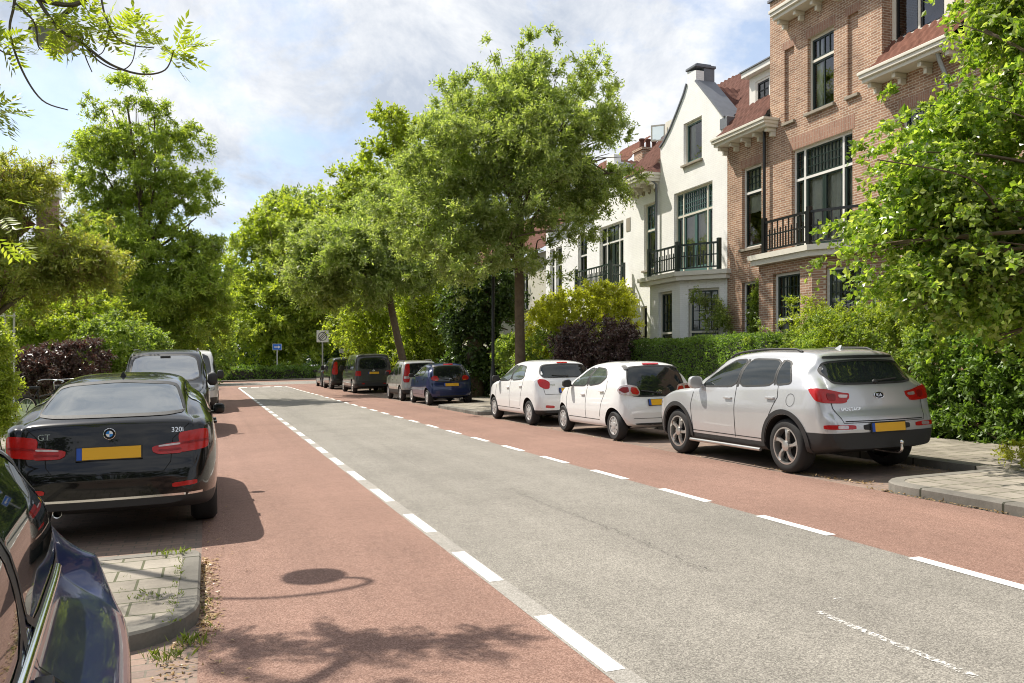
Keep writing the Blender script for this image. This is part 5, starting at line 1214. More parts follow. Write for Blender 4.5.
    def patch(s, name, mode, poly, m, par, off=.005, rnd=2, step=.045, rim=.006, label=None, raw=False):
        P = np.array(poly, float)
        sc_ = 55.0 if isinstance(mode, tuple) else 1.0
        if rnd:
            for _ in range(rnd):
                a, b = P, np.roll(P, -1, 0); q = np.empty((2*len(P), 2)); q[0::2] = .86*a+.14*b; q[1::2] = .14*a+.86*b; P = q
        Q = P.copy(); Q[:, 0] /= sc_
        bd = []
        for i in range(len(Q)):
            a, b = Q[i], Q[(i+1) % len(Q)]; k_ = max(1, int(np.linalg.norm(b-a)/step))
            for j in range(k_): bd.append(a+(b-a)*j/k_)
        nb = len(bd); lo, hi = Q.min(0), Q.max(0); pts = [Vector(q) for q in bd]
        for x in np.arange(lo[0]+step*.5, hi[0], step):
            for z in np.arange(lo[1]+step*.5, hi[1], step):
                ins = False; j = nb-1
                for i in range(nb):
                    if (bd[i][1] > z) != (bd[j][1] > z) and x < (bd[j][0]-bd[i][0])*(z-bd[i][1])/(bd[j][1]-bd[i][1])+bd[i][0]: ins = not ins
                    j = i
                if ins and min((bd[i][0]-x)**2+(bd[i][1]-z)**2 for i in range(nb)) > (step*.45)**2: pts.append(Vector((x, z)))
        r_ = delaunay_2d_cdt(pts, [], [list(range(nb))], 1, 1e-5)
        vv, ff = r_[0], r_[2]; V = []; Nn = []
        for q in vv:
            p_, n_ = s.ray(mode, q[0]*sc_, q[1]); V.append(p_+n_*off); Nn.append(n_)
        F = [tuple(f) for f in ff]
        c = V[F[0][0]]; nrm = (V[F[0][1]]-c).cross(V[F[0][2]]-c)
        if nrm.dot(Nn[F[0][0]]) < 0: F = [f[::-1] for f in F]
        # rim down to the body
        ec = {}
        for f in F:
            for i in range(len(f)):
                e = (f[i], f[(i+1) % len(f)]); ec[e] = 1
        bed = [e for e in ec if (e[1], e[0]) not in ec]; mp = {}
        for a, b in bed:
            for q in (a, b):
                if q not in mp: mp[q] = len(V); V.append(V[q]-Nn[q]*(off+rim))
        F += [(b, a, mp[a], mp[b]) for a, b in bed]
        return pyd(name, V, F, m, par, smooth=40, label=label)
    def ribbon(s, name, mode, line, wid, m, par, off=.0035, closed=False, step=.05, rnd=0):
        P = np.array(line, float); sc_ = 55.0 if isinstance(mode, tuple) else 1.0
        P[:, 0] /= sc_
        if rnd and closed:
            for _ in range(rnd):
                a, b = P, np.roll(P, -1, 0); q = np.empty((2*len(P), 2)); q[0::2] = .86*a+.14*b; q[1::2] = .14*a+.86*b; P = q
        pts = []; n = len(P)
        for i in range(n if closed else n-1):
            a, b = P[i], P[(i+1) % n]; k_ = max(1, int(np.linalg.norm(b-a)/step))
            for j in range(k_): pts.append(a+(b-a)*j/k_)
        if not closed: pts.append(P[-1])
        V, F = [], []; k_ = len(pts)
        for i in range(k_):
            d = (pts[(i+1) % k_]-pts[i-1]) if closed else (pts[min(i+1, k_-1)]-pts[max(i-1, 0)])
            d = d/(np.linalg.norm(d)+1e-9); nn = np.array([-d[1], d[0]])*wid*.5
            for q in (pts[i]+nn, pts[i]-nn):
                p_, n_ = s.ray(mode, q[0]*sc_, q[1]); V.append(p_+n_*off)
        for i in range(k_ if closed else k_-1):
            j = (i+1) % k_; F.append((2*i, 2*i+1, 2*j+1, 2*j))
        o = pyd(name, V, F, m, par); return o
_wc = {}
def wheel_meshes(r, wd, style):
    k_ = (r, wd, style)
    if k_ in _wc: return _wc[k_]
    rr0 = r*(.70 if style == 'alloy' else .64)
    bm = bmesh.new(); h = wd/2
    lathe(bm, [(rr0-.01, -h), (rr0+.01, -h-.004), (r*.86, -h-.012), (r*.955, -h+.012), (r*.99, -h+.035), (r, -h*.5), (r, 0), (r, h*.5), (r*.99, h-.035), (r*.955, h-.012), (r*.86, h+.012), (rr0+.01, h+.004), (rr0-.01, h)], 48, 'x')
    for gx in (-h*.4, 0, h*.4): pass
    ty = bpy.data.meshes.new('tyre'); bmesh.ops.recalc_face_normals(bm, faces=bm.faces); bm.to_mesh(ty); bm.free(); ty.shade_smooth(); ty.set_sharp_from_angle(angle=R(50)); ty.materials.append(CP['rubber'])
    bm = bmesh.new()
    lathe(bm, [(rr0, -h*.9), (rr0, h-.012), (rr0-.004, h+.004), (rr0-.022, h+.004), (rr0-.026, h-.03), (rr0-.03, h-.1)], 48, 'x')
    # dark inner dish
    d0 = len(bm.faces); lathe(bm, [(rr0-.028, h-.085), (.001, h-.085)], 40, 'x'); bm.faces.ensure_lookup_table()
    for f in bm.faces[d0:]: f.material_index = 1
    n_, wi, wo, tw = {'alloy': (5, .075, .085, .22), 'cover': (8, .06, .085, .0), 'cover7': (7, .06, .105, .05), 'multi': (10, .035, .045, 0)}[style]
    for i in range(n_):
        a0 = 2*math.pi*i/n_; vs = []
        st = 5
        for j in range(st+1):
            t_ = j/st; rad = .03+(rr0-.045)*t_; a = a0+tw*t_*t_; w_ = wi+(wo-wi)*t_ if style != 'alloy' else (.055 if t_ < .3 else .036+.055*(t_-.3))
            x = h-.012+.022*math.sin(math.pi*min(1, t_*1.0))*.6
            er, et = Vector((0, math.cos(a), math.sin(a))), Vector((0, -math.sin(a), math.cos(a)))
            vs.append([bm.verts.new(er*rad+et*q+Vector((x+dx_, 0, 0))) for q, dx_ in ((-w_/2, -.04), (-w_/2+.008, 0), (w_/2-.008, 0), (w_/2, -.04))])
        for p_, q in zip(vs, vs[1:]):
            for z in range(3): bm.faces.new((p_[z], p_[z+1], q[z+1], q[z]))
    lathe(bm, [(.07, h-.04), (.066, h+.004), (.03, h+.012), (.001, h+.012)], 20, 'x')
    for i in range(5): lathe(bm, [(.01, h-.02), (.009, h+.008), (.001, h+.008)], 8, 'x', Matrix.Translation((0, .052*math.cos(i*1.2566), .052*math.sin(i*1.2566))))
    bmesh.ops.recalc_face_normals(bm, faces=bm.faces)
    ri = bpy.data.meshes.new('rim'); bm.to_mesh(ri); bm.free(); ri.shade_smooth(); ri.set_sharp_from_angle(angle=R(40)); ri.materials.append(CP['alloy' if style in ('alloy', 'multi') else 'cover']); ri.materials.append(CP['well'])
    _wc[k_] = (ty, ri); return ty, ri
def text_mesh(txt, size, ext=.002):
    cu = bpy.data.curves.new('t', 'FONT'); cu.body = txt; cu.size = size; cu.extrude = ext; cu.align_x = 'CENTER'; cu.align_y = 'CENTER'
    o = bpy.data.objects.new('t', cu); COL.objects.link(o); dg = bpy.context.evaluated_depsgraph_get(); dg.update()
    me = bpy.data.meshes.new_from_object(o.evaluated_get(dg)); bpy.data.objects.remove(o); bpy.data.curves.remove(cu); return me
def on_rear(car, x, z, off=.006):
    p_, n_ = car.ray('B', x, z); n_ = Vector((n_.x*.6, n_.y, n_.z*.7)).normalized(); p_ = p_+n_*off
    yax = Vector((0, 0, 1)); yax = (yax-n_*yax.dot(n_)).normalized(); xax = yax.cross(n_)
    m_ = Matrix.Identity(4); m_.col[0][:3] = xax; m_.col[1][:3] = yax; m_.col[2][:3] = n_; m_.col[3][:3] = p_; return m_
def vehicle(name, label, cat, sp, x, y, facing=1, group=None, yaw=0):
    """rear (facing=1) or front (facing=-1) bumper nearest the camera at y"""
    car = Car(sp); L = sp['L']
    rot = (0, -SL, R(yaw)) if facing == 1 else (0, SL, math.pi+R(yaw))
    t_ = thing(name, label, cat, (x, y if facing == 1 else y+L, g(x)), rot, group)
    body = mobj('body', car.mesh, None, t_)
    ty, ri = wheel_meshes(sp['r'], sp.get('tw', .2), sp.get('rim', 'cover'))
    for yy in (sp['ro'], sp['ro']+sp['wb']):
        for sx in (1, -1):
            w_ = thing('wheel', None, None, (sx*(car.W-.035-sp.get('tw', .2)/2), yy, sp['r']), (R(37*sx+yy*50), 0, 0 if sx > 0 else math.pi)); w_.parent = t_
            mobj('tyre', ty, None, w_); mobj('rim', ri, None, w_)
    gl = CP[sp.get('glass', 'glass')]
    for sd, sx in (('R', 1), ('L', -1)):
        for poly in sp.get('side_win', []):
            w_ = car.patch('side_window', sd, poly, gl, t_, .004); car.ribbon('window_trim', sd, poly, .022, CP[sp.get('trim', 'plastic')], w_, .006, True, rnd=2)
        for poly in sp.get('pillar', []): car.patch('pillar', sd, poly, CP['plastic'], t_, .003, rnd=1)
        for ln in sp.get('seams', []): car.ribbon('door_seam', sd, ln, .011, CP['gap'], t_, .0025)
        for ln, wd_, mt in sp.get('strips', []): car.ribbon('trim_strip', sd, ln, wd_, CP[mt] if mt in CP else mt, t_, .008)
        for (yy, zz) in sp.get('handles', []):
            p_, n_ = car.ray(sd, yy, zz); bm = bmesh.new(); box(bm, -.012, .03, -.085, .085, -.014, .014, None, .01)
            o = bmo('door_handle', bm, sp['paint'] if sp.get('handle_paint', 1) else CP['plastic'], t_, smooth=50); o.location = p_+n_*.004; o.rotation_euler = (0, 0, 0 if sx > 0 else math.pi)
        if sp.get('cladding'):
            for yy in (sp['ro'], sp['ro']+sp['wb']):
                a = np.linspace(R(-6), R(186), 36); r0, r1_ = sp['arch']+.004, sp['arch']+sp['cladding']; zc = sp['r']+.01
                poly = [(yy+r1_*math.cos(q), zc+r1_*math.sin(q)) for q in a]+[(yy+r0*math.cos(q), zc+r0*math.sin(q)) for q in a[::-1]]
                poly = [q for q in poly if q[1] > .26]
                car.patch('arch_cladding', sd, poly, CP['plastic'], t_, .014, rnd=0, step=.05)
        for lp in sp.get('tail', []):
            md = lp[0]; car.patch(lp[3] if len(lp) > 3 else 'tail_light', ('C', sx) if md == 'C' else ('B' if md == 'B' else sd), lp[1] if md != 'B' else [(q[0]*sx, q[1]) for q in lp[1]], CP[lp[2]], t_, lp[4] if len(lp) > 4 else .012)
        for lp in sp.get('head', []): car.patch('headlight', ('D', sx), lp, CP['headlamp'], t_, .01)
        if 'mirror' in sp:
            yy, zz, mw, mh = sp['mirror']; p_, n_ = car.ray(sd, yy, zz); bm = bmesh.new()
            bmesh.ops.create_uvsphere(bm, u_segments=20, v_segments=12, radius=1)
            for v in bm.verts:
                c = v.co
                for ax in range(3): c[ax] = math.copysign(abs(c[ax])**.7, c[ax])
                c.x *= mw/2; c.y *= .085; c.z *= mh/2
                if c.y < -.03: c.y = -.03+(c.y+.03)*.15
                c.x += mw/2+.03; c.z += .02
            box(bm, -.03, .09, -.02, .03, -.035, -.005)
            if sx < 0: bmesh.ops.scale(bm, vec=(-1, 1, 1), verts=bm.verts); bmesh.ops.reverse_faces(bm, faces=bm.faces)
            o = bmo('mirror', bm, sp['paint'] if sp.get('mirror_paint', 1) else CP['plastic'], t_, smooth=60); o.location = p_
    if 'rear_win' in sp:
        w_ = car.patch('rear_window', 'B', sp['rear_win'], CP[sp.get('rear_glass', sp.get('glass', 'glass'))], t_, .004); car.ribbon('window_trim', 'B', sp['rear_win'], .025, CP['plastic'], w_, .0055, True, rnd=2)
    if 'front_win' in sp:
        w_ = car.patch('windscreen', 'F', sp['front_win'], CP[sp.get('front_glass', sp.get('glass', 'glass'))], t_, .004); car.ribbon('window_trim', 'F', sp['front_win'], .03, CP['plastic'], w_, .0055, True, rnd=2)
    for md, poly, mt, nm, off in sp.get('patches', []): car.patch(nm, md, poly, CP[mt] if mt in CP else mt, t_, off)
    for md, ln, wd_, mt, nm in sp.get('lines', []): car.ribbon(nm, md, ln, wd_, CP[mt], t_, .004)
    if 'plate' in sp:
        px_, pz = sp['plate']; m_ = on_rear(car, px_, pz, .012)
        bm = bmesh.new(); box(bm, -.27, .27, -.062, .062, -.012, .004, None, .003); o = bmo('number_plate', bm, CP['plastic'], t_); o.matrix_local = m_
        bm = bmesh.new(); box(bm, -.215, .258, -.053, .053, .0045, .0075); bmo('plate_face', bm, CP['plate'], o)
        bm = bmesh.new(); box(bm, -.258, -.217, -.053, .053, .0045, .0075); bmo('plate_band', bm, CP['plateblue'], o)
    if 'rail' in sp:
        for sx in (1, -1):
            pts = []
            for yy in np.linspace(*sp['rail'], 16):
                p_, n_ = car.ray('T', sx*(float(car.wr(yy))-.075), yy); pts.append(p_+Vector((0, 0, .035 if .6 < yy else .03)))
            pts[0].z -= .03; pts[-1].z -= .03; bm = bmesh.new(); tube(bm, pts, .016, 8); bmo('roof_rail', bm, CP['plastic'] if not sp.get('rail_mat') else CP[sp['rail_mat']], t_, smooth=50)
    if 'fin' in sp:
        p_, n_ = car.ray('T', 0, sp['fin']); bm = bmesh.new(); vs = [(-.03, .0, 0), (.03, 0, 0), (.03, .15, 0), (-.03, .15, 0), (0, .005, .055), (0, .05, .05), (0, .14, .005)]
        b = [bm.verts.new(v) for v in vs]
        for f in ((0, 1, 4), (1, 2, 6, 5, 4), (3, 0, 4, 5, 6), (2, 3, 6), (0, 3, 2, 1)): bm.faces.new([b[i] for i in f])
        o = bmo('antenna', bm, sp['paint'] if sp.get('fin_paint') else CP['plastic'], t_); o.location = p_
    if 'wiper' in sp:
        x0, z0, x1, z1 = sp['wiper']; bm = bmesh.new(); P_ = [car.ray('B', x0+(x1-x0)*q, z0+(z1-z0)*q) for q in np.linspace(0, 1, 8)]
        tube(bm, [q[0]+q[1]*(.03-.012*i/7) for i, q in enumerate(P_)], .010, 6); o_, n_ = P_[0]; lathe(bm, [(.035, 0), (.028, .03), (.001, .034)], 14, 'z', Matrix.Translation(o_) @ n_.to_track_quat('Z', 'Y').to_matrix().to_4x4()); bmo('wiper', bm, CP['plastic'], t_, smooth=50)
    for txt, x_, z_, size, mt in sp.get('text', []):
        o = mobj('lettering', text_mesh(txt, size), CP[mt], t_); o.matrix_local = on_rear(car, x_, z_, .004)
    if 'badge' in sp:
        kind, x_, z_, sz = sp['badge']; m_ = on_rear(car, x_, z_, .004); bm = bmesh.new()
        if kind == 'roundel':
            lathe(bm, [(sz, -.002), (sz, .006), (sz*.93, .009), (sz*.90, .007)], 32); o = bmo('emblem', bm, CP['chrome'], t_, smooth=40); o.matrix_local = m_
            bm = bmesh.new(); lathe(bm, [(sz*.9, .006), (sz*.58, .006)], 32); o2 = bmo('emblem_ring', bm, CP['gap'], o)
            for q in range(4):
                bm = bmesh.new(); c = bm.verts.new((0, 0, .0065)); ring = [bm.verts.new((sz*.57*math.cos(R(90*q+90*i/8)), sz*.57*math.sin(R(90*q+90*i/8)), .0065)) for i in range(9)]
                for a, b in zip(ring, ring[1:]): bm.faces.new((c, a, b))
                bmo('emblem_quarter', bm, CP['sky_badge'] if q in (1, 3) else CP['white'], o)
        elif kind == 'ovals':
            def ov(rx, ry, cy=0, th=.006):
                tube_pts = [(rx*math.cos(a), cy+ry*math.sin(a), .004) for a in np.linspace(0, 2*math.pi, 33)[:-1]]; tube(bm, tube_pts+[tube_pts[0]], th, 6, False)
            ov(sz, sz*.68); ov(sz*.32, sz*.62); ov(sz*.66, sz*.26, sz*.34); o = bmo('emblem', bm, CP['chrome'], t_, smooth=60); o.matrix_local = m_
        elif kind == 'oval_text':
            pts = [(sz*math.cos(a), sz*.52*math.sin(a)) for a in np.linspace(0, 2*math.pi, 33)[:-1]]
            vs = [bm.verts.new((x, y, .004)) for x, y in pts]; bm.faces.new(vs); vb = [bm.verts.new((x, y, -.004)) for x, y in pts]
            for i in range(32): bm.faces.new((vs[i], vb[i], vb[(i+1) % 32], vs[(i+1) % 32]))
            o = bmo('emblem', bm, CP['gap'], t_); o.matrix_local = m_
            bm = bmesh.new(); tp = [(x, y, .004) for x, y in pts]; tube(bm, tp+[tp[0]], .005, 6, False); bmo('emblem_ring', bm, CP['chrome'], o, smooth=60)
            q = mobj('emblem_letters', text_mesh('KIA', sz*.75), CP['chrome'], o); q.location = (0, 0, .006)
        elif kind == 'disc':
            lathe(bm, [(sz, -.002), (sz, .006), (sz*.8, .009), (.001, .009)], 24); o = bmo('emblem', bm, CP['chrome'], t_, smooth=40); o.matrix_local = m_
    if 'extra' in sp: sp['extra'](car, t_)
    return t_, car
CP['sky_badge'] = mat('badge_blue', (0.03, 0.22, 0.6), 0.2)

# ---- silver crossover (nearest on the right)
def tow(car, t_):
    bm = bmesh.new(); tube(bm, smooth_path([(0.10, .35, .30), (.10, .02, .30), (.10, -.10, .32), (.10, -.11, .40)], 5), .019, 8); lathe(bm, [(.001, .03), (.02, .024), (.03, .0), (.02, -.024), (.015, -.03)], 12, 'z', Matrix.Translation((.10, -.11, .43))); bmo('tow_hook', bm, CP['chrome'], t_, smooth=60)
    for sx in (1, -1):
        bm = bmesh.new(); pts = [(sx*.945, y, .265) for y in np.linspace(1.28, 3.02, 8)]; tube(bm, pts, .024, 8); bmo('side_step', bm, CP['alloy'], t_, smooth=60)
    car.ribbon('flap_seam', 'L', [(.70+.08*math.cos(a), .95+.08*math.sin(a)) for a in np.linspace(0, 2*math.pi, 25)[:-1]], .005, CP['gap'], t_, .0045, True)
crossover = dict(L=4.34, wb=2.64, ro=.83, r=.352, tw=.225, arch=.40, rim='alloy', paint=CP['silver'], cladding=.065, bow_r=.10, bow_f=.2, mid=.6,
    top=[(0, .60), (.02, .72), (.06, .79), (.10, .84), (.15, 1.0), (.19, 1.12), (.34, 1.30), (.47, 1.46), (.52, 1.535), (.62, 1.57), (1.0, 1.60), (1.5, 1.61), (2.06, 1.585), (2.42, 1.53), (2.92, 1.27), (3.28, 1.06), (3.6, 1.02), (4.03, .94), (4.22, .84), (4.31, .70), (4.34, .56)],
    bot=[(0, .36), (.3, .30), (.6, .25), (3.9, .24), (4.2, .26), (4.34, .34)], belt=[(0, 1.02), (.3, 1.10), (1.2, 1.085), (2.5, 1.03), (3.4, .99), (4.34, .80)],
    w=[(0, .76), (.05, .83), (.16, .88), (.45, .922), (1.2, .928), (3.3, .925), (3.85, .915), (4.12, .87), (4.27, .80), (4.34, .70)], wr=[(0, .72), (.2, .70), (.5, .645), (1.2, .655), (2.4, .64), (2.8, .68), (3.3, .78), (3.6, .82), (4.34, .62)],
    bands=[(.56, -.1, .60), (.56, 4.0, 5), (.37, .5, 4.2)], under=.26,
    side_win=[[(2.84, 1.075), (1.92, 1.095), (1.92, 1.475), (2.22, 1.462), (2.48, 1.36)], [(1.86, 1.097), (1.08, 1.13), (1.12, 1.465), (1.86, 1.478)], [(1.045, 1.132), (.74, 1.16), (.80, 1.29), (.93, 1.43), (1.085, 1.46)]],
    pillar=[[(1.925, 1.09), (1.855, 1.09), (1.855, 1.475), (1.925, 1.475)], [(1.085, 1.13), (1.04, 1.132), (1.075, 1.46), (1.125, 1.46)]],
    seams=[[(2.98, 1.04), (3.04, .80), (3.00, .40)], [(1.90, 1.085), (1.90, .39)], [(.98, 1.12), (.96, .98), (1.12, .74), (1.26, .48)], [(3.0, .41), (1.30, .41)]],
    handles=[(2.06, .93), (1.10, .965)], mirror=(2.82, 1.12, .22, .19),
    tail=[('C', [(-4, 1.04), (18, 1.055), (60, 1.10), (80, 1.105), (84, 1.09), (66, .955), (52, .925), (10, .915), (-4, .93)], 'redlamp'), ('B', [(.44, 1.04), (.66, 1.05), (.66, .93), (.50, .94), (.45, .98)], 'redlamp', 'tail_light', .011),
          ('B', [(.47, 1.015), (.60, 1.025), (.60, .985), (.49, .98)], 'clearlamp', 'lamp_insert', .019), ('C', [(30, 1.03), (52, 1.045), (48, .96), (30, .95)], 'darkred', 'lamp_insert', .018), ('C', [(-6, .655), (52, .665), (52, .61), (-6, .60)], 'redlamp', 'reflector', .008), ('C', [(10, .652), (30, .655), (30, .613), (10, .61)], 'clearlamp', 'reverse_light', .013)],
    head=[[(20, .80), (60, .86), (66, .80), (30, .70)]],
    rear_win=[(-.60, 1.15), (.60, 1.15), (.665, 1.30), (.58, 1.42), (0, 1.445), (-.58, 1.42), (-.665, 1.30)], rear_glass='glass',
    front_win=[(-.70, 1.10), (.70, 1.10), (.58, 1.50), (-.58, 1.50)],
    patches=[('B', [(-.56, 1.468), (.56, 1.468), (.55, 1.50), (-.55, 1.50)], 'plastic', 'spoiler_shadow_strip', .012), ('B', [(-.36, .66), (.36, .66), (.36, .585), (-.36, .585)], 'plastic', 'plate_recess', .005)],
    lines=[('B', [(-.72, 1.10), (-.70, .86), (-.62, .68), (.62, .68), (.70, .86), (.72, 1.10)], .008, 'gap', 'tailgate_seam'), ('B', [(-.60, .70), (.60, .70)], .012, 'gap', 'tailgate_seam')],
    plate=(0, .615), rail=(.85, 2.45), fin=.78, fin_paint=1, wiper=(0.0, 1.165, .36, 1.195), badge=('oval_text', 0, 1.0, .075), text=[('SPORTAGE', -.46, .84, .06, 'chrome')], extra=tow)
vehicle('parked_car', 'silver crossover with black lower cladding and tow hook, nearest on the right', 'car', crossover, 7.0+.928, 8.19, group='cars parked on the right')

# ---- small white hatchback with all-glass hatch
def city(paint_, glass='glass_light', L=3.43):
    return dict(L=L, wb=2.34, ro=.46, r=.278, tw=.165, arch=.325, rim='cover', paint=paint_, bow_r=.13, bow_f=.22, mid=.5, crown=.06, glass=glass, rear_glass='glass', mirror_paint=0,
    top=[(0, .52), (.02, .62), (.06, .72), (.10, .80), (.14, .95), (.22, 1.14), (.30, 1.28), (.38, 1.37), (.48, 1.415), (.8, 1.45), (1.3, 1.462), (1.7, 1.44), (2.0, 1.37), (2.45, 1.14), (2.78, .98), (3.0, .92), (3.25, .80), (3.37, .66), (3.43, .48)],
    bot=[(0, .30), (.3, .22), (3.1, .20), (3.43, .26)], belt=[(0, .90), (.3, 1.0), (1.2, .945), (2.6, .90), (3.43, .66)],
    w=[(0, .66), (.05, .725), (.16, .775), (.4, .805), (.9, .808), (2.7, .805), (3.1, .76), (3.32, .66), (3.43, .52)], wr=[(0, .62), (.15, .62), (.35, .585), (.8, .565), (1.7, .555), (2.1, .60), (2.6, .70), (3.43, .46)],
    side_win=[[(2.38, .975), (1.66, .985), (1.66, 1.335), (1.80, 1.325), (2.02, 1.235)], [(1.58, .99), (1.08, 1.04), (.86, 1.15), (.90, 1.21), (1.15, 1.32), (1.58, 1.345)]],
    pillar=[[(1.66, .985), (1.58, .985), (1.58, 1.34), (1.66, 1.335)]],
    seams=[[(2.50, .93), (2.56, .72), (2.50, .34)], [(1.61, .97), (1.62, .36)], [(.78, 1.10), (.74, .95), (.90, .70), (1.0, .42)], [(2.5, .36), (1.0, .36)]],
    handles=[(1.76, .82), (.93, .90)], mirror=(2.36, 1.0, .19, .15),
    tail=[('C', [(-2, .90), (10, 1.0), (44, 1.03), (66, 1.01), (72, .93), (58, .85), (16, .82), (2, .835)], 'clearlamp'), ('C', [(2, .89), (12, .97), (34, .985), (36, .92), (28, .86), (8, .845)], 'redlamp', 'lamp_insert', .018), ('C', [(40, .90), (44, .985), (60, .985), (66, .94), (54, .88)], 'darkred', 'lamp_insert', .018)],
    head=[[(15, .70), (55, .84), (62, .78), (30, .64)]],
    rear_win=[(-.52, .815), (.52, .815), (.585, .93), (.56, 1.16), (.50, 1.345), (0, 1.37), (-.50, 1.345), (-.56, 1.16), (-.585, .93)],
    front_win=[(-.60, 1.0), (.60, 1.0), (.50, 1.38), (-.50, 1.38)],
    patches=[('B', [(-.17, 1.385), (.17, 1.385), (.165, 1.408), (-.165, 1.408)], 'redlamp', 'brake_light', .014), ('B', [(-.56, 1.30), (-.50, 1.30), (-.48, 1.375), (-.53, 1.37)], 'plastic', 'hinge', .016), ('B', [(.50, 1.30), (.56, 1.30), (.53, 1.37), (.48, 1.375)], 'plastic', 'hinge', .016), ('B', [(-.55, .335), (.55, .335), (.5, .30), (-.5, .30)], 'plastic', 'bumper_vent', .006)],
    lines=[('B', [(-.56, .42), (.56, .42)], .008, 'gap', 'bumper_seam')], plate=(0, .70), badge=('ovals', .0, .885, .055), wiper=(0, .86, -.36, .92))
vehicle('parked_car', 'small white hatchback with a black glass hatch, just behind the silver crossover', 'car', city(CP['white']), 7.02+.808, 13.5, group='cars parked on the right')
cb_ = city(CP['blue'], 'glass'); cb_['tail'] = [('C', [(4, .90), (16, 1.0), (44, 1.02), (56, .96), (50, .86), (14, .84)], 'redlamp'), ('C', [(14, .875), (34, .885), (32, .85), (16, .85)], 'orange', 'indicator', .018)]
cb_['badge'] = ('ovals', 0, .885, .05)
vehicle('parked_car', 'dark blue small hatchback with red rear lamps and a black glass hatch', 'car', cb_, 7.1+.808, 27.9, group='cars parked on the right')

# ---- white five door hatchback
hatch = dict(L=3.95, wb=2.51, ro=.62, r=.295, tw=.185, arch=.34, rim='cover7', paint=CP['white'], bow_r=.12, bow_f=.2, mid=.55, glass='glass_light', rear_glass='glass', mirror_paint=0,
    top=[(0, .56), (.02, .68), (.06, .78), (.10, .86), (.15, 1.0), (.20, 1.08), (.36, 1.28), (.45, 1.40), (.52, 1.44), (.9, 1.49), (1.5, 1.51), (2.0, 1.475), (2.35, 1.37), (2.8, 1.12), (3.1, .98), (3.4, .93), (3.7, .82), (3.88, .66), (3.95, .48)],
    bot=[(0, .30), (.4, .22), (3.6, .20), (3.95, .26)], belt=[(0, .95), (.3, 1.06), (1.2, 1.01), (3.0, .93), (3.95, .68)],
    w=[(0, .70), (.05, .765), (.18, .82), (.5, .847), (3.1, .847), (3.55, .80), (3.8, .70), (3.95, .55)], wr=[(0, .66), (.2, .66), (.4, .60), (.9, .59), (2.0, .58), (2.5, .64), (3.0, .74), (3.95, .50)],
    bands=[(.36, -.1, .3)],
    side_win=[[(2.74, 1.0), (1.90, 1.02), (1.90, 1.385), (2.10, 1.37), (2.36, 1.25)], [(1.82, 1.022), (1.12, 1.055), (.98, 1.12), (1.05, 1.25), (1.25, 1.36), (1.82, 1.395)]], pillar=[[(1.90, 1.015), (1.82, 1.015), (1.82, 1.39), (1.90, 1.385)]],
    seams=[[(2.85, .95), (2.9, .72), (2.84, .35)], [(1.86, 1.01), (1.87, .36)], [(.98, 1.08), (1.02, .82), (1.15, .42)], [(2.84, .36), (1.15, .36)]], handles=[(2.0, .85), (1.12, .90)], mirror=(2.7, 1.04, .20, .16),
    tail=[('C', [(6, .99), (30, 1.05), (58, 1.07), (62, 1.04), (50, .90), (30, .84), (10, .85)], 'redlamp'), ('C', [(-4, .46), (26, .48), (28, .42), (-2, .40)], 'redlamp', 'reflector', .008)], head=[[(15, .74), (58, .88), (64, .82), (30, .66)]],
    rear_win=[(-.57, 1.10), (.57, 1.10), (.62, 1.18), (.54, 1.385), (0, 1.41), (-.54, 1.385), (-.62, 1.18)], front_win=[(-.64, 1.02), (.64, 1.02), (.52, 1.42), (-.52, 1.42)],
    patches=[('B', [(-.13, 1.425), (.13, 1.425), (.13, 1.445), (-.13, 1.445)], 'redlamp', 'brake_light', .012)], lines=[('B', [(-.64, 1.08), (-.60, .72), (.60, .72), (.64, 1.08)], .008, 'gap', 'tailgate_seam')], plate=(0, .80), badge=('ovals', 0, 1.02, .05), text=[('YARIS', -.40, .93, .05, 'chrome')], wiper=(0, 1.12, -.36, 1.15))
vehicle('parked_car', 'white five door hatchback with triangular red lamps, before the clipped hedge', 'car', hatch, 7.0+.847, 17.65, group='cars parked on the right')

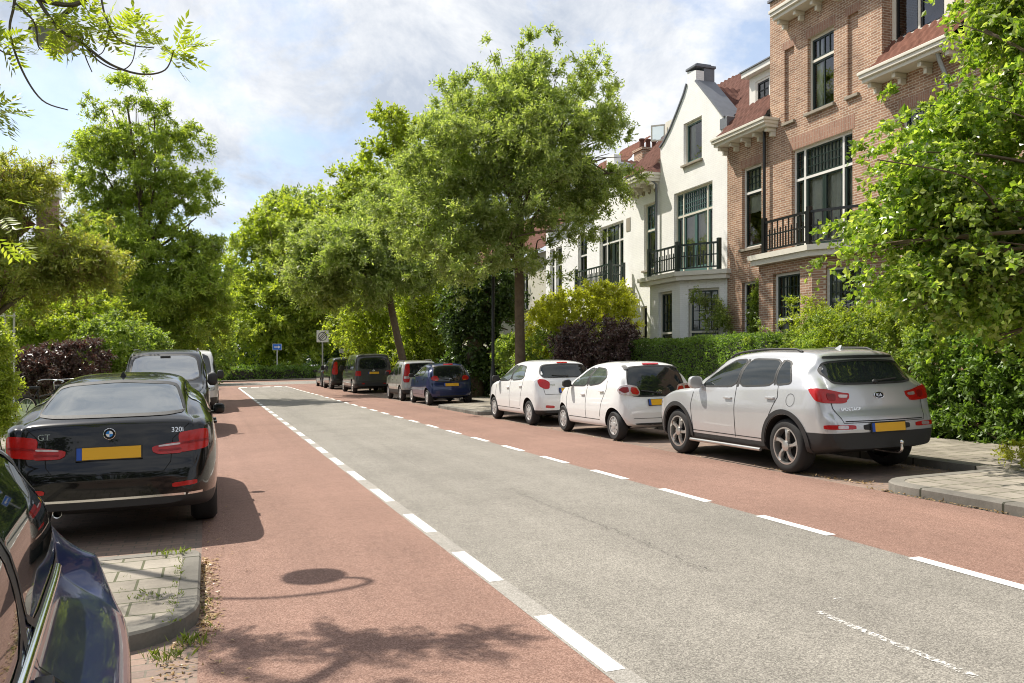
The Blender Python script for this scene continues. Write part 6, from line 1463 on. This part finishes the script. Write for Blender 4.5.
# ---- little silver high-roof car
boxy = dict(L=3.54, wb=2.30, ro=.50, r=.29, tw=.165, arch=.335, rim='cover', paint=CP['panda'], bow_r=.08, bow_f=.15, mid=.55, glass='glass', mirror_paint=0,
    top=[(0, .52), (.03, .66), (.08, .86), (.12, 1.02), (.18, 1.30), (.24, 1.47), (.34, 1.53), (.8, 1.57), (1.5, 1.58), (1.9, 1.52), (2.2, 1.36), (2.6, 1.10), (2.85, 1.0), (3.2, .92), (3.42, .80), (3.54, .5)],
    bot=[(0, .3), (.3, .24), (3.2, .22), (3.54, .28)], belt=[(0, .96), (1.2, .96), (2.7, .94), (3.54, .7)], w=[(0, .70), (.06, .755), (.2, .78), (2.9, .79), (3.3, .74), (3.54, .60)], wr=[(0, .66), (.25, .645), (1, .64), (1.9, .62), (2.4, .68), (3.54, .55)],
    bands=[(.44, -.1, 4)], side_win=[[(2.5, 1.0), (1.72, 1.0), (1.72, 1.43), (1.95, 1.41), (2.2, 1.25)], [(1.64, 1.0), (.95, 1.0), (.95, 1.42), (1.64, 1.435)], [(.86, 1.02), (.45, 1.05), (.5, 1.38), (.86, 1.41)]], seams=[[(2.56, .95), (2.56, .38)], [(1.68, .98), (1.68, .38)], [(.9, .98), (1.0, .5)]], handles=[(1.8, .84), (1.0, .84)], mirror=(2.45, 1.03, .18, .17),
    tail=[('C', [(14, 1.44), (40, 1.44), (52, 1.40), (50, .72), (14, .72)], 'redlamp'), ('C', [(16, .96), (48, .96), (48, .86), (16, .86)], 'clearlamp', 'lamp_insert', .018)], rear_win=[(-.52, 1.02), (.52, 1.02), (.49, 1.44), (-.49, 1.44)], front_win=[(-.6, 1.05), (.6, 1.05), (.53, 1.48), (-.53, 1.48)], plate=(0, .72), rail=(.6, 1.9), badge=('disc', 0, .93, .035))
vehicle('parked_car', 'small boxy silver car with tall red lamps, between blue hatchback and grey van', 'car', boxy, 7.02+.79, 31.8, group='cars parked on the right')

# ---- vans
def van(paint_, L=4.9, H=1.97, W=.95, nose=.95, glass='glass'):
    h = H
    return dict(L=L, wb=L*.61, ro=.95, r=.33, tw=.205, arch=.385, rim='multi', paint=paint_, bow_r=.05, bow_f=.12, mid=.5, crown=.07, glass=glass, mirror_paint=0,
    top=[(0, .58), (.02, .74), (.05, 1.0), (.08, 1.2), (.14, h-.32), (.19, h-.14), (.28, h-.06), (.6, h-.02), (1.5, h), (L-2.2, h-.02), (L-1.85, h-.08), (L-nose-.25, 1.36), (L-nose+.05, 1.16), (L-.5, 1.05), (L-.15, .92), (L-.04, .76), (L, .5)],
    bot=[(0, .36), (.4, .26), (L-.5, .24), (L, .3)], belt=[(0, 1.12), (L-1.6, 1.10), (L-.9, 1.05), (L, .82)],
    w=[(0, W-.12), (.06, W-.05), (.2, W-.01), (.6, W), (L-1.2, W), (L-.5, W-.06), (L-.15, W-.16), (L, W-.28)], wr=[(0, W-.17), (.2, W-.15), (L-2, W-.16), (L-1.5, W-.14), (L-.8, W-.14), (L, W-.36)],
    bands=[(.50, -.1, .5), (.52, L-.6, L+1), (.36, 0, L)],
    side_win=[[(L-1.20, 1.16), (L-2.05, 1.16), (L-2.05, h-.26), (L-1.85, h-.26), (L-1.5, h-.48)], [(L-2.2, 1.16), (L-3.3, 1.16), (L-3.3, h-.27), (L-2.2, h-.26)], [(L-3.42, 1.16), (.35, 1.18), (.38, h-.3), (L-3.42, h-.27)]],
    seams=[[(L-1.1, 1.1), (L-1.15, .45)], [(L-2.12, h-.3), (L-2.12, .42)], [(L-3.36, h-.3), (L-3.36, .42)], [(L-3.36, 1.0), (.4, 1.02)]], handles=[(L-2.0, 1.0), (L-2.3, 1.0)], mirror=(L-1.22, 1.22, .22, .30),
    tail=[('C', [(14, 1.10), (48, 1.12), (48, .86), (14, .86)], 'redlamp'), ('C', [(-10, .50), (10, .50), (10, .46), (-10, .46)], 'redlamp', 'reflector', .008)], head=[[(8, .86), (52, 1.0), (62, .90), (50, .74), (12, .72)]],
    rear_win=[(-.70, 1.18), (.70, 1.18), (.64, h-.22), (-.64, h-.22)], front_win=[(-.76, 1.22), (.76, 1.22), (.66, h-.16), (-.66, h-.16)],
    lines=[('B', [(-.80, h-.15), (-.82, 1.0), (-.76, .60), (.76, .60), (.82, 1.0), (.80, h-.15)], .01, 'gap', 'tailgate_seam')], plate=(0, .98), badge=('disc', 0, 1.10, .05), wiper=(0, 1.2, .36, 1.23))
vg = van(CP['grey']); vg['plate'] = (0, 1.0)
vehicle('parked_van', 'dark grey passenger van seen from behind, parked on the right before the slanting tree', 'van', vg, 6.7+.95, 40.9, group='vans parked along the street')
vb = van(CP['vanblack'], L=4.95, H=1.97, glass='glass'); del vb['plate'], vb['badge'], vb['wiper']; vb['front_glass'] = 'glass_bright'
def vanfront(car, t_):
    L = car.sp['L']
    car.patch('grille', 'F', [(-.5, .84), (.5, .84), (.46, .66), (-.46, .66)], CP['plastic'], t_, .01)
    bm = bmesh.new()
    for q in ((-.35, .32), (-.45, .3)):
        P_ = [car.ray('F', q[0]+(q[1]-q[0])*i/7+.02, 1.235+.03*i/7) for i in range(8)]; tube(bm, [a+n_*.02 for a, n_ in P_], .009, 6)
    bmo('wiper', bm, CP['plastic'], t_, smooth=60)
    P_, n_ = car.ray('F', 0, 1.74); bm = bmesh.new(); box(bm, -.11, .11, -.02, .006, -.05, .05, None, .01); o = bmo('sensor_box', bm, CP['plastic'], t_); o.location = P_
    for sx in (1, -1):
        pts = [car.ray('T', sx*(float(car.wr(y))-.10), y)[0]+Vector((0, 0, .04)) for y in np.linspace(.6, L-2.1, 12)]; bm = bmesh.new(); tube(bm, pts, .018, 8); bmo('roof_rail', bm, CP['alloy'], t_, smooth=60)
vb['extra'] = vanfront
vehicle('parked_van', 'black van facing the camera, its windscreen mirroring clouds, beyond the black hatchback', 'van', vb, -.88, 19.3, -1, group='vans parked along the street')
vw = van(CP['vanwhite'], L=5.1, H=2.1, W=.98, glass='glass'); del vw['plate'], vw['badge'], vw['wiper']; vw['extra'] = vanfront
vehicle('parked_van', 'white van facing the camera, mostly hidden behind the black van on the left', 'van', vw, -.62, 28.5, -1, group='vans parked along the street')
mp_ = van(CP['vanblack'], L=4.6, H=1.86, W=.92); mp_['tail'] = [('C', [(10, 1.6), (44, 1.58), (52, .98), (44, .86), (8, .86)], 'redlamp')]
vehicle('parked_car', 'black people carrier with tall red rear lamps, just beyond the grey van', 'car', mp_, 6.62+.92, 48.4, group='cars parked on the right')
lastc = dict(boxy); lastc['paint'] = CP['panda']; lastc['L'] = 3.54
lc = city(CP['grey']); lc['tail'] = cb_['tail']
vehicle('parked_car', 'small grey car farthest along the right side, next to the white road sign', 'car', lc, 6.75+.8, 54.0, group='cars parked on the right')

# ---- black sloping five door hatch (left)
def gtx(car, t_):
    bm = bmesh.new(); lathe(bm, [(.038, -.02), (.042, 0), (.034, .0), (.03, .12)], 16, 'x'); o = bmo('exhaust', bm, CP['chrome'], t_, smooth=50); o.location = (-.42, .08, .30); o.rotation_euler = (0, 0, R(90))
gt = dict(L=4.82, wb=2.92, ro=1.02, r=.325, tw=.225, arch=.37, rim='multi', paint=CP['black'], bow_r=.10, bow_f=.22, mid=.58, crown=.075, glass='glass', rear_glass='glass_bright', bands=[(.39, -.1, .5)],
    top=[(0, .58), (.02, .66), (.06, .74), (.10, .86), (.13, .97), (.17, 1.06), (.24, 1.095), (.42, 1.15), (.8, 1.285), (1.2, 1.40), (1.6, 1.465), (2.1, 1.50), (2.6, 1.49), (2.95, 1.43), (3.3, 1.27), (3.72, 1.05), (4.0, .99), (4.4, .90), (4.66, .78), (4.78, .64), (4.82, .46)],
    bot=[(0, .33), (.4, .24), (4.5, .19), (4.82, .22)], belt=[(0, .96), (.3, 1.03), (1.2, 1.02), (3.4, .95), (4.82, .70)],
    w=[(0, .66), (.06, .75), (.2, .835), (.5, .895), (1.0, .915), (3.9, .91), (4.4, .86), (4.68, .76), (4.82, .60)], wr=[(0, .70), (.25, .69), (.6, .64), (1.2, .62), (2.6, .61), (3.1, .66), (3.7, .78), (4.82, .56)],
    side_win=[[(3.35, 1.02), (2.42, 1.035), (2.42, 1.39), (2.75, 1.375), (3.02, 1.25)], [(2.34, 1.037), (1.35, 1.06), (1.45, 1.32), (1.75, 1.37), (2.34, 1.395)], [(1.28, 1.065), (.92, 1.10), (1.12, 1.22), (1.38, 1.305)]],
    seams=[[(3.5, .97), (3.55, .7), (3.48, .35)], [(2.38, 1.02), (2.38, .36)], [(1.2, 1.06), (1.30, .80), (1.48, .42)]], handles=[(2.5, .92), (1.52, .95)], mirror=(3.15, .99, .14, .13), trim='chrome',
    tail=[('C', [(15, .945), (34, .96), (56, .975), (62, .95), (58, .81), (40, .785), (15, .77)], 'redlamp'), ('B', [(.345, .835), (.50, .86), (.60, .87), (.605, .765), (.40, .765), (.35, .79)], 'redlamp', 'tail_light', .011), ('B', [(.40, .843), (.58, .858), (.58, .840), (.40, .828)], 'clearlamp', 'lamp_insert', .017), ('B', [(.40, .805), (.59, .812), (.59, .795), (.40, .788)], 'darkred', 'lamp_insert', .017), ('C', [(18, .86), (58, .885), (58, .868), (18, .842)], 'darkred', 'lamp_insert', .018), ('C', [(2, .51), (34, .525), (34, .485), (2, .47)], 'redlamp', 'reflector', .008)],
    head=[[(15, .68), (55, .80), (62, .74), (30, .62)]],
    rear_win=[(-.62, 1.115), (.62, 1.115), (.585, 1.24), (.52, 1.38), (.0, 1.415), (-.52, 1.38), (-.585, 1.24)], front_win=[(-.66, 1.08), (.66, 1.08), (.55, 1.44), (-.55, 1.44)],
    lines=[('B', [(-.66, 1.03), (-.52, .90), (-.50, .70), (-.44, .62), (.44, .62), (.50, .70), (.52, .90), (.66, 1.03)], .007, 'gap', 'tailgate_seam'), ('B', [(-.76, .405), (.76, .405)], .02, 'chrome', 'bumper_trim')],
    plate=(0, .80), fin=1.55, badge=('roundel', 0, .965, .05), text=[('GT', -.52, .955, .075, 'chrome'), ('320i', .56, .975, .062, 'chrome')], extra=gtx)
vehicle('parked_car', 'black sloping hatchback with a yellow plate on the left, behind the dark blue car', 'car', gt, -.80, 8.1, group='cars parked on the left')

def belt_bar(car, t_):
    for sd in ('R', 'L'):
        q = [car.ray(sd, y, .913) for y in np.linspace(2.7, .62, 26)]; bm = bmesh.new(); tube(bm, [a+n_*.006 for a, n_ in q], .017, 10); bmo('belt_trim', bm, CP['chrome'], t_, smooth=60)
# ---- dark blue small car at the lower left, its tail towards the black one
mini = dict(inset=.165, L=3.75, wb=2.47, ro=.62, r=.30, tw=.19, arch=.335, rim='multi', paint=CP['navy'], bow_r=.16, bow_f=.2, mid=.58, crown=.07, glass='glass',
    top=[(0, .50), (.02, .66), (.05, .76), (.09, .86), (.13, .91), (.20, .95), (.30, 1.10), (.42, 1.27), (.52, 1.36), (.9, 1.40), (1.6, 1.41), (2.05, 1.37), (2.3, 1.24), (2.6, 1.02), (2.9, .95), (3.3, .87), (3.6, .76), (3.72, .6), (3.75, .42)],
    bot=[(0, .3), (.4, .22), (3.4, .2), (3.75, .24)], belt=[(0, .86), (.3, .885), (1.2, .88), (2.6, .88), (3.75, .7)],
    w=[(0, .66), (.05, .76), (.15, .83), (.4, .882), (.9, .892), (3.0, .88), (3.4, .80), (3.65, .66), (3.75, .52)], wr=[(0, .64), (.15, .62), (.35, .585), (.9, .575), (1.9, .57), (2.3, .63), (2.7, .74), (3.75, .46)],
    side_win=[[(2.42, .94), (1.55, .93), (1.55, 1.335), (1.9, 1.325), (2.15, 1.2)], [(1.47, .93), (.46, .93), (.50, 1.06), (.64, 1.26), (.8, 1.325), (1.47, 1.338)]],
    pillar=[[(1.55, .93), (1.47, .93), (1.47, 1.338), (1.55, 1.335)]], seams=[[(1.42, .95), (1.40, .4)], [(2.5, .93), (2.5, .4)]], handles=[(1.58, .84)], handle_paint=0,
    extra=lambda car, t_: belt_bar(car, t_),
    tail=[('C', [(33, .80), (42, .81), (50, .80), (50, .71), (43, .69), (34, .70)], 'clearlamp', 'tail_light', .008)],
    rear_win=[(-.52, 1.0), (.52, 1.0), (.48, 1.28), (-.48, 1.28)], front_win=[(-.6, 1.05), (.6, 1.05), (.52, 1.34), (-.52, 1.34)], plate=(0, .62))
vehicle('parked_car', 'dark blue small car with chrome belt trim, cut off at the lower left', 'car', mini, -1.17, 3.62-3.75, -1, group='cars parked on the left', yaw=5)
# ---------------------------------------------------------------- street furniture
def gooseneck(label, x, y, dirx, shaft='black', H=4.25):
    t_ = thing('street_lamp', label, 'street lamp', (x, y, g(x)+KH)); m_ = M['iron']
    bm = bmesh.new(); lathe(bm, [(.001, 0), (.10, 0), (.10, .9), (.085, .95), (.075, 1.15), (.052, 1.22), (.048, H)], 20); bmo('pole', bm, m_, t_, smooth=40)
    bm = bmesh.new(); pts = smooth_path([(0, 0, H), (dirx*.04, 0, H+.28), (dirx*.30, 0, H+.58), (dirx*.72, 0, H+.60), (dirx*1.06, 0, H+.40), (dirx*1.14, 0, H+.14), (dirx*1.03, 0, H-.02), (dirx*.98, 0, H-.1)], 5)
    tube(bm, pts, .026, 10); bmo('arm', bm, m_, t_, smooth=60)
    bm = bmesh.new(); lathe(bm, [(.035, .10), (.05, .02), (.10, -.02), (.23, -.06), (.235, -.085), (.22, -.085)], 32); o = bmo('shade', bm, m_, t_, smooth=50); o.location = (dirx*.98, 0, H-.12)
    bm = bmesh.new(); lathe(bm, [(.22, -.08), (.19, -.17), (.12, -.23), (.001, -.25)], 28); o2 = bmo('glass_bowl', bm, M['lamp_glass'], o, smooth=60)
    return t_
gooseneck('street lamp whose glass bowl hangs among the leaves at the upper left', -2.33, 8.95, 1, H=4.85)
gooseneck('black street lamp post on the right between the dark blue hatchback and the big tree', 8.62, 25.6, -1, H=4.3)
gooseneck('street lamp half hidden in the trees by the grey van', 9.4, 46, -1)
def sign_post(name, label, base, h, r_=.03):
    t_ = thing(name, label, 'road sign', base); bm = bmesh.new(); lathe(bm, [(.001, 0), (r_, 0), (r_, h), (.001, h+.005)], 12); bmo('post', bm, M['pole_grey'], t_, smooth=40); return t_
def board(par, w_, h_, z, m_, y=-.045, bev=.01):
    bm = bmesh.new(); box(bm, -w_/2, w_/2, y-.012, y+.012, z-h_/2, z+h_/2, None, bev); return bmo('sign_board', bm, m_, par)
# blue direction sign at the crossing
b = at(277.5, 381, 79.5)
t_ = sign_post('road_sign', 'blue rectangular sign on a grey post on the far side of the crossing', (b.x, b.y+.4, g(b.x)+.08), 3.3, .06)
t_.rotation_euler = (0, 0, -.1)
s_ = board(t_, .85, .6, 3.05, M['sign_white'], -.09); bm = bmesh.new(); box(bm, -.40, .40, -.112, -.105, 2.78, 3.32); bf = bmo('sign_face', bm, M['sign_blue'], s_)
bm = bmesh.new(); box(bm, -.28, .12, -.118, -.113, 3.0, 3.09); v = [bm.verts.new(q) for q in ((.10, -.116, 2.90), (.30, -.116, 3.045), (.10, -.116, 3.19))]; bm.faces.new(v); bmo('sign_arrow', bm, M['sign_white'], s_)
# white sign with dark diagonal bars (end of zone)
b = at(322.5, 390, 57.5)
t_ = sign_post('road_sign', 'white square sign with dark diagonal bars on a post beside the farthest cars', (b.x, b.y, g(b.x)), 3.55, .045)
s_ = board(t_, .80, .80, 3.35, M['sign_white'], -.07)
bm = bmesh.new()
for k_ in (-.1, 0, .1): box(bm, -.36, .36, -.004, .0, -.018, .018, Matrix.Translation((k_*.7, -.083, 3.35-k_*.7)) @ Matrix.Rotation(R(-48), 4, 'Y'))
ring = [(.27*math.cos(a), -.085, 3.35+.27*math.sin(a)) for a in np.linspace(0, 2*math.pi, 33)]; tube(bm, ring, .02, 6, False)
bmo('sign_bars', bm, M['ink'], s_)
b = at(346, 390, 60)
t_ = sign_post('road_sign', 'small grey sign seen edge on behind the grey van', (b.x, b.y, g(b.x)), 2.5, .04); board(t_, 1.0, .3, 2.35, M['pole_grey'])
# bicycles
def bicycle(label, loc, rz, col, lean=.06):
    t_ = thing('bicycle', label, 'bicycle', loc, (lean, 0, rz), 'bicycles parked on the left pavement'); t_.scale = (1.12, 1.12, 1.12)
    fm = mat('bicycle_paint', col, .35)
    bm = bmesh.new(); bb = (0, 0, .29); st = (-.14, 0, .78); hd = (.42, 0, .82); hl = (.47, 0, .62); rw = (-.48, 0, .34); fw = (.62, 0, .34)
    for a, b_, r_ in ((bb, st, .016), (bb, hl, .018), (st, rw, .009), (bb, rw, .010), (hd, hl, .018), ((-.10, 0, .66), (.44, 0, .74), .015)): tube(bm, [a, b_], r_, 8)
    bmo('frame', bm, fm, t_, smooth=60)
    bm = bmesh.new(); tube(bm, smooth_path([hl, (.54, 0, .48), fw], 5), .011, 8); bmo('fork', bm, fm, t_, smooth=60)
    bm = bmesh.new(); tube(bm, smooth_path([(.42, 0, .82), (.39, 0, .98), (.44, .0, 1.03)], 4), .012, 8); tube(bm, smooth_path([(.24, -.30, 1.0), (.38, -.26, 1.03), (.45, -.1, 1.04), (.46, 0, 1.04), (.45, .1, 1.04), (.38, .26, 1.03), (.24, .30, 1.0)], 4), .011, 8); bmo('handlebar', bm, CP['chrome'], t_, smooth=60)
    for c in (rw, fw):
        w_ = thing('wheel', None, None, c); w_.parent = t_
        bm = bmesh.new(); rp_ = [(.325*math.cos(a), 0, .325*math.sin(a)) for a in np.linspace(0, 2*math.pi, 37)]; tube(bm, rp_, .019, 8, False); bmo('tyre', bm, CP['rubber'], w_, smooth=60)
        bm = bmesh.new()
        for k_ in range(18): a = 2*math.pi*k_/18; tube(bm, [(.02*math.cos(a+.6), (.02 if k_ % 2 else -.02), .02*math.sin(a+.6)), (.305*math.cos(a), 0, .305*math.sin(a))], .0016, 4)
        rp_ = [(.302*math.cos(a), 0, .302*math.sin(a)) for a in np.linspace(0, 2*math.pi, 37)]; tube(bm, rp_, .009, 6, False); bmo('spokes', bm, CP['chrome'], w_)
        bm = bmesh.new(); rp_ = [(c[0]+.355*math.cos(a), 0, c[2]+.355*math.sin(a)) for a in np.linspace(R(-10) if c is rw else R(40), R(170) if c is rw else R(150), 16)]; tube(bm, rp_, .02, 6); bmo('mudguard', bm, fm, t_, smooth=60)
    bm = bmesh.new(); box(bm, -.26, .02, -.07, .07, -.03, .03, Matrix.Translation((-.16, 0, .88)), .025); tube(bm, [st, (-.155, 0, .87)], .012, 6); bmo('saddle', bm, CP['plastic'], t_, smooth=60)
    bm = bmesh.new()
    for yy in (-.06, .06): tube(bm, [(-.2, yy, .72), (-.72, yy, .70)], .007, 6); tube(bm, [(-.66, yy, .70), (-.48, yy*1.1, .34)], .006, 6)
    bmo('rack', bm, CP['plastic'], t_, smooth=60); bm = bmesh.new(); lathe(bm, [(.001, .02), (.05, .015), (.055, -.03), (.001, -.05)], 14, 'x', Matrix.Translation((.55, 0, .86))); bmo('lamp', bm, CP['plastic'], t_, smooth=60)
    bm = bmesh.new(); lathe(bm, [(.09, -.006), (.09, .006), (.02, .006)], 20, 'z', Matrix.Translation((0, -.05, .29)) @ Matrix.Rotation(R(90), 4, 'X')); box(bm, -.01, .01, -.09, -.06, .12, .29); box(bm, -.01, .01, .05, .08, .29, .46); bmo('crank', bm, CP['chrome'], t_)
bp = at(40, 425, 21.5); bicycle('dark bicycle with black saddle, nearest to the camera by the purple shrub on the left', (bp.x, bp.y, g(bp.x)+KH), R(62), (.02, .02, .02))
bp = at(66, 420, 22.6); bicycle('second bicycle, half hidden behind the black hatchback roof', (bp.x, bp.y, g(bp.x)+KH), R(75), (.03, .035, .05), -.05)
# white lattice frame in the left garden
b = at(-4, 330, 23)
t_ = thing('trellis', 'white garden trellis showing between the leaves at the left edge', 'trellis', (b.x, b.y, g(b.x)), (0, 0, -.3))
bm = bmesh.new()
for k_ in range(5): box(bm, -.5+.24*k_, -.46+.24*k_, -.02, .02, 0, 3.1)
for k_ in range(7): box(bm, -.5, .5, .021, .045, .5+.42*k_, .54+.42*k_)
bmo('lattice', bm, M['white'], t_)
# iron railings at the right edge
t_ = thing('iron_fence', 'black iron railings by the pavement at the right edge, in front of the dark hedge', 'fence', (11.25, 5.0, g(11.25)+KH))
bm = bmesh.new()
for k_ in range(30): tube(bm, [(0, k_*.13, 0), (0, k_*.13, 1.05)], .009, 6); lathe(bm, [(.009, 1.05), (.02, 1.08), (.001, 1.15)], 6, 'z', Matrix.Translation((0, k_*.13, 0)))
bmo('bars', bm, M['iron'], t_)
bm = bmesh.new(); box(bm, -.02, .02, -.05, 3.9, .12, .16); box(bm, -.02, .02, -.05, 3.9, .95, .99); bmo('rails', bm, M['iron'], t_)

# ---------------------------------------------------------------- put each Empty at the base of its thing
bpy.context.view_layer.update()
for o in list(S.objects):
    if o.type == 'EMPTY' and o.parent is None and o.location.length < 1e-6 and o.children:
        if 'base' in o: c = Vector(list(o['base']))
        else:
            pts = [ch.matrix_world @ Vector(q) for ch in o.children if ch.type == 'MESH' for q in ch.bound_box]
            c = Vector((sum(p_.x for p_ in pts)/len(pts), sum(p_.y for p_ in pts)/len(pts), min(p_.z for p_ in pts)))
        o.location = c
        for ch in o.children: ch.location = ch.location-c
    if 'base' in o: del o['base']
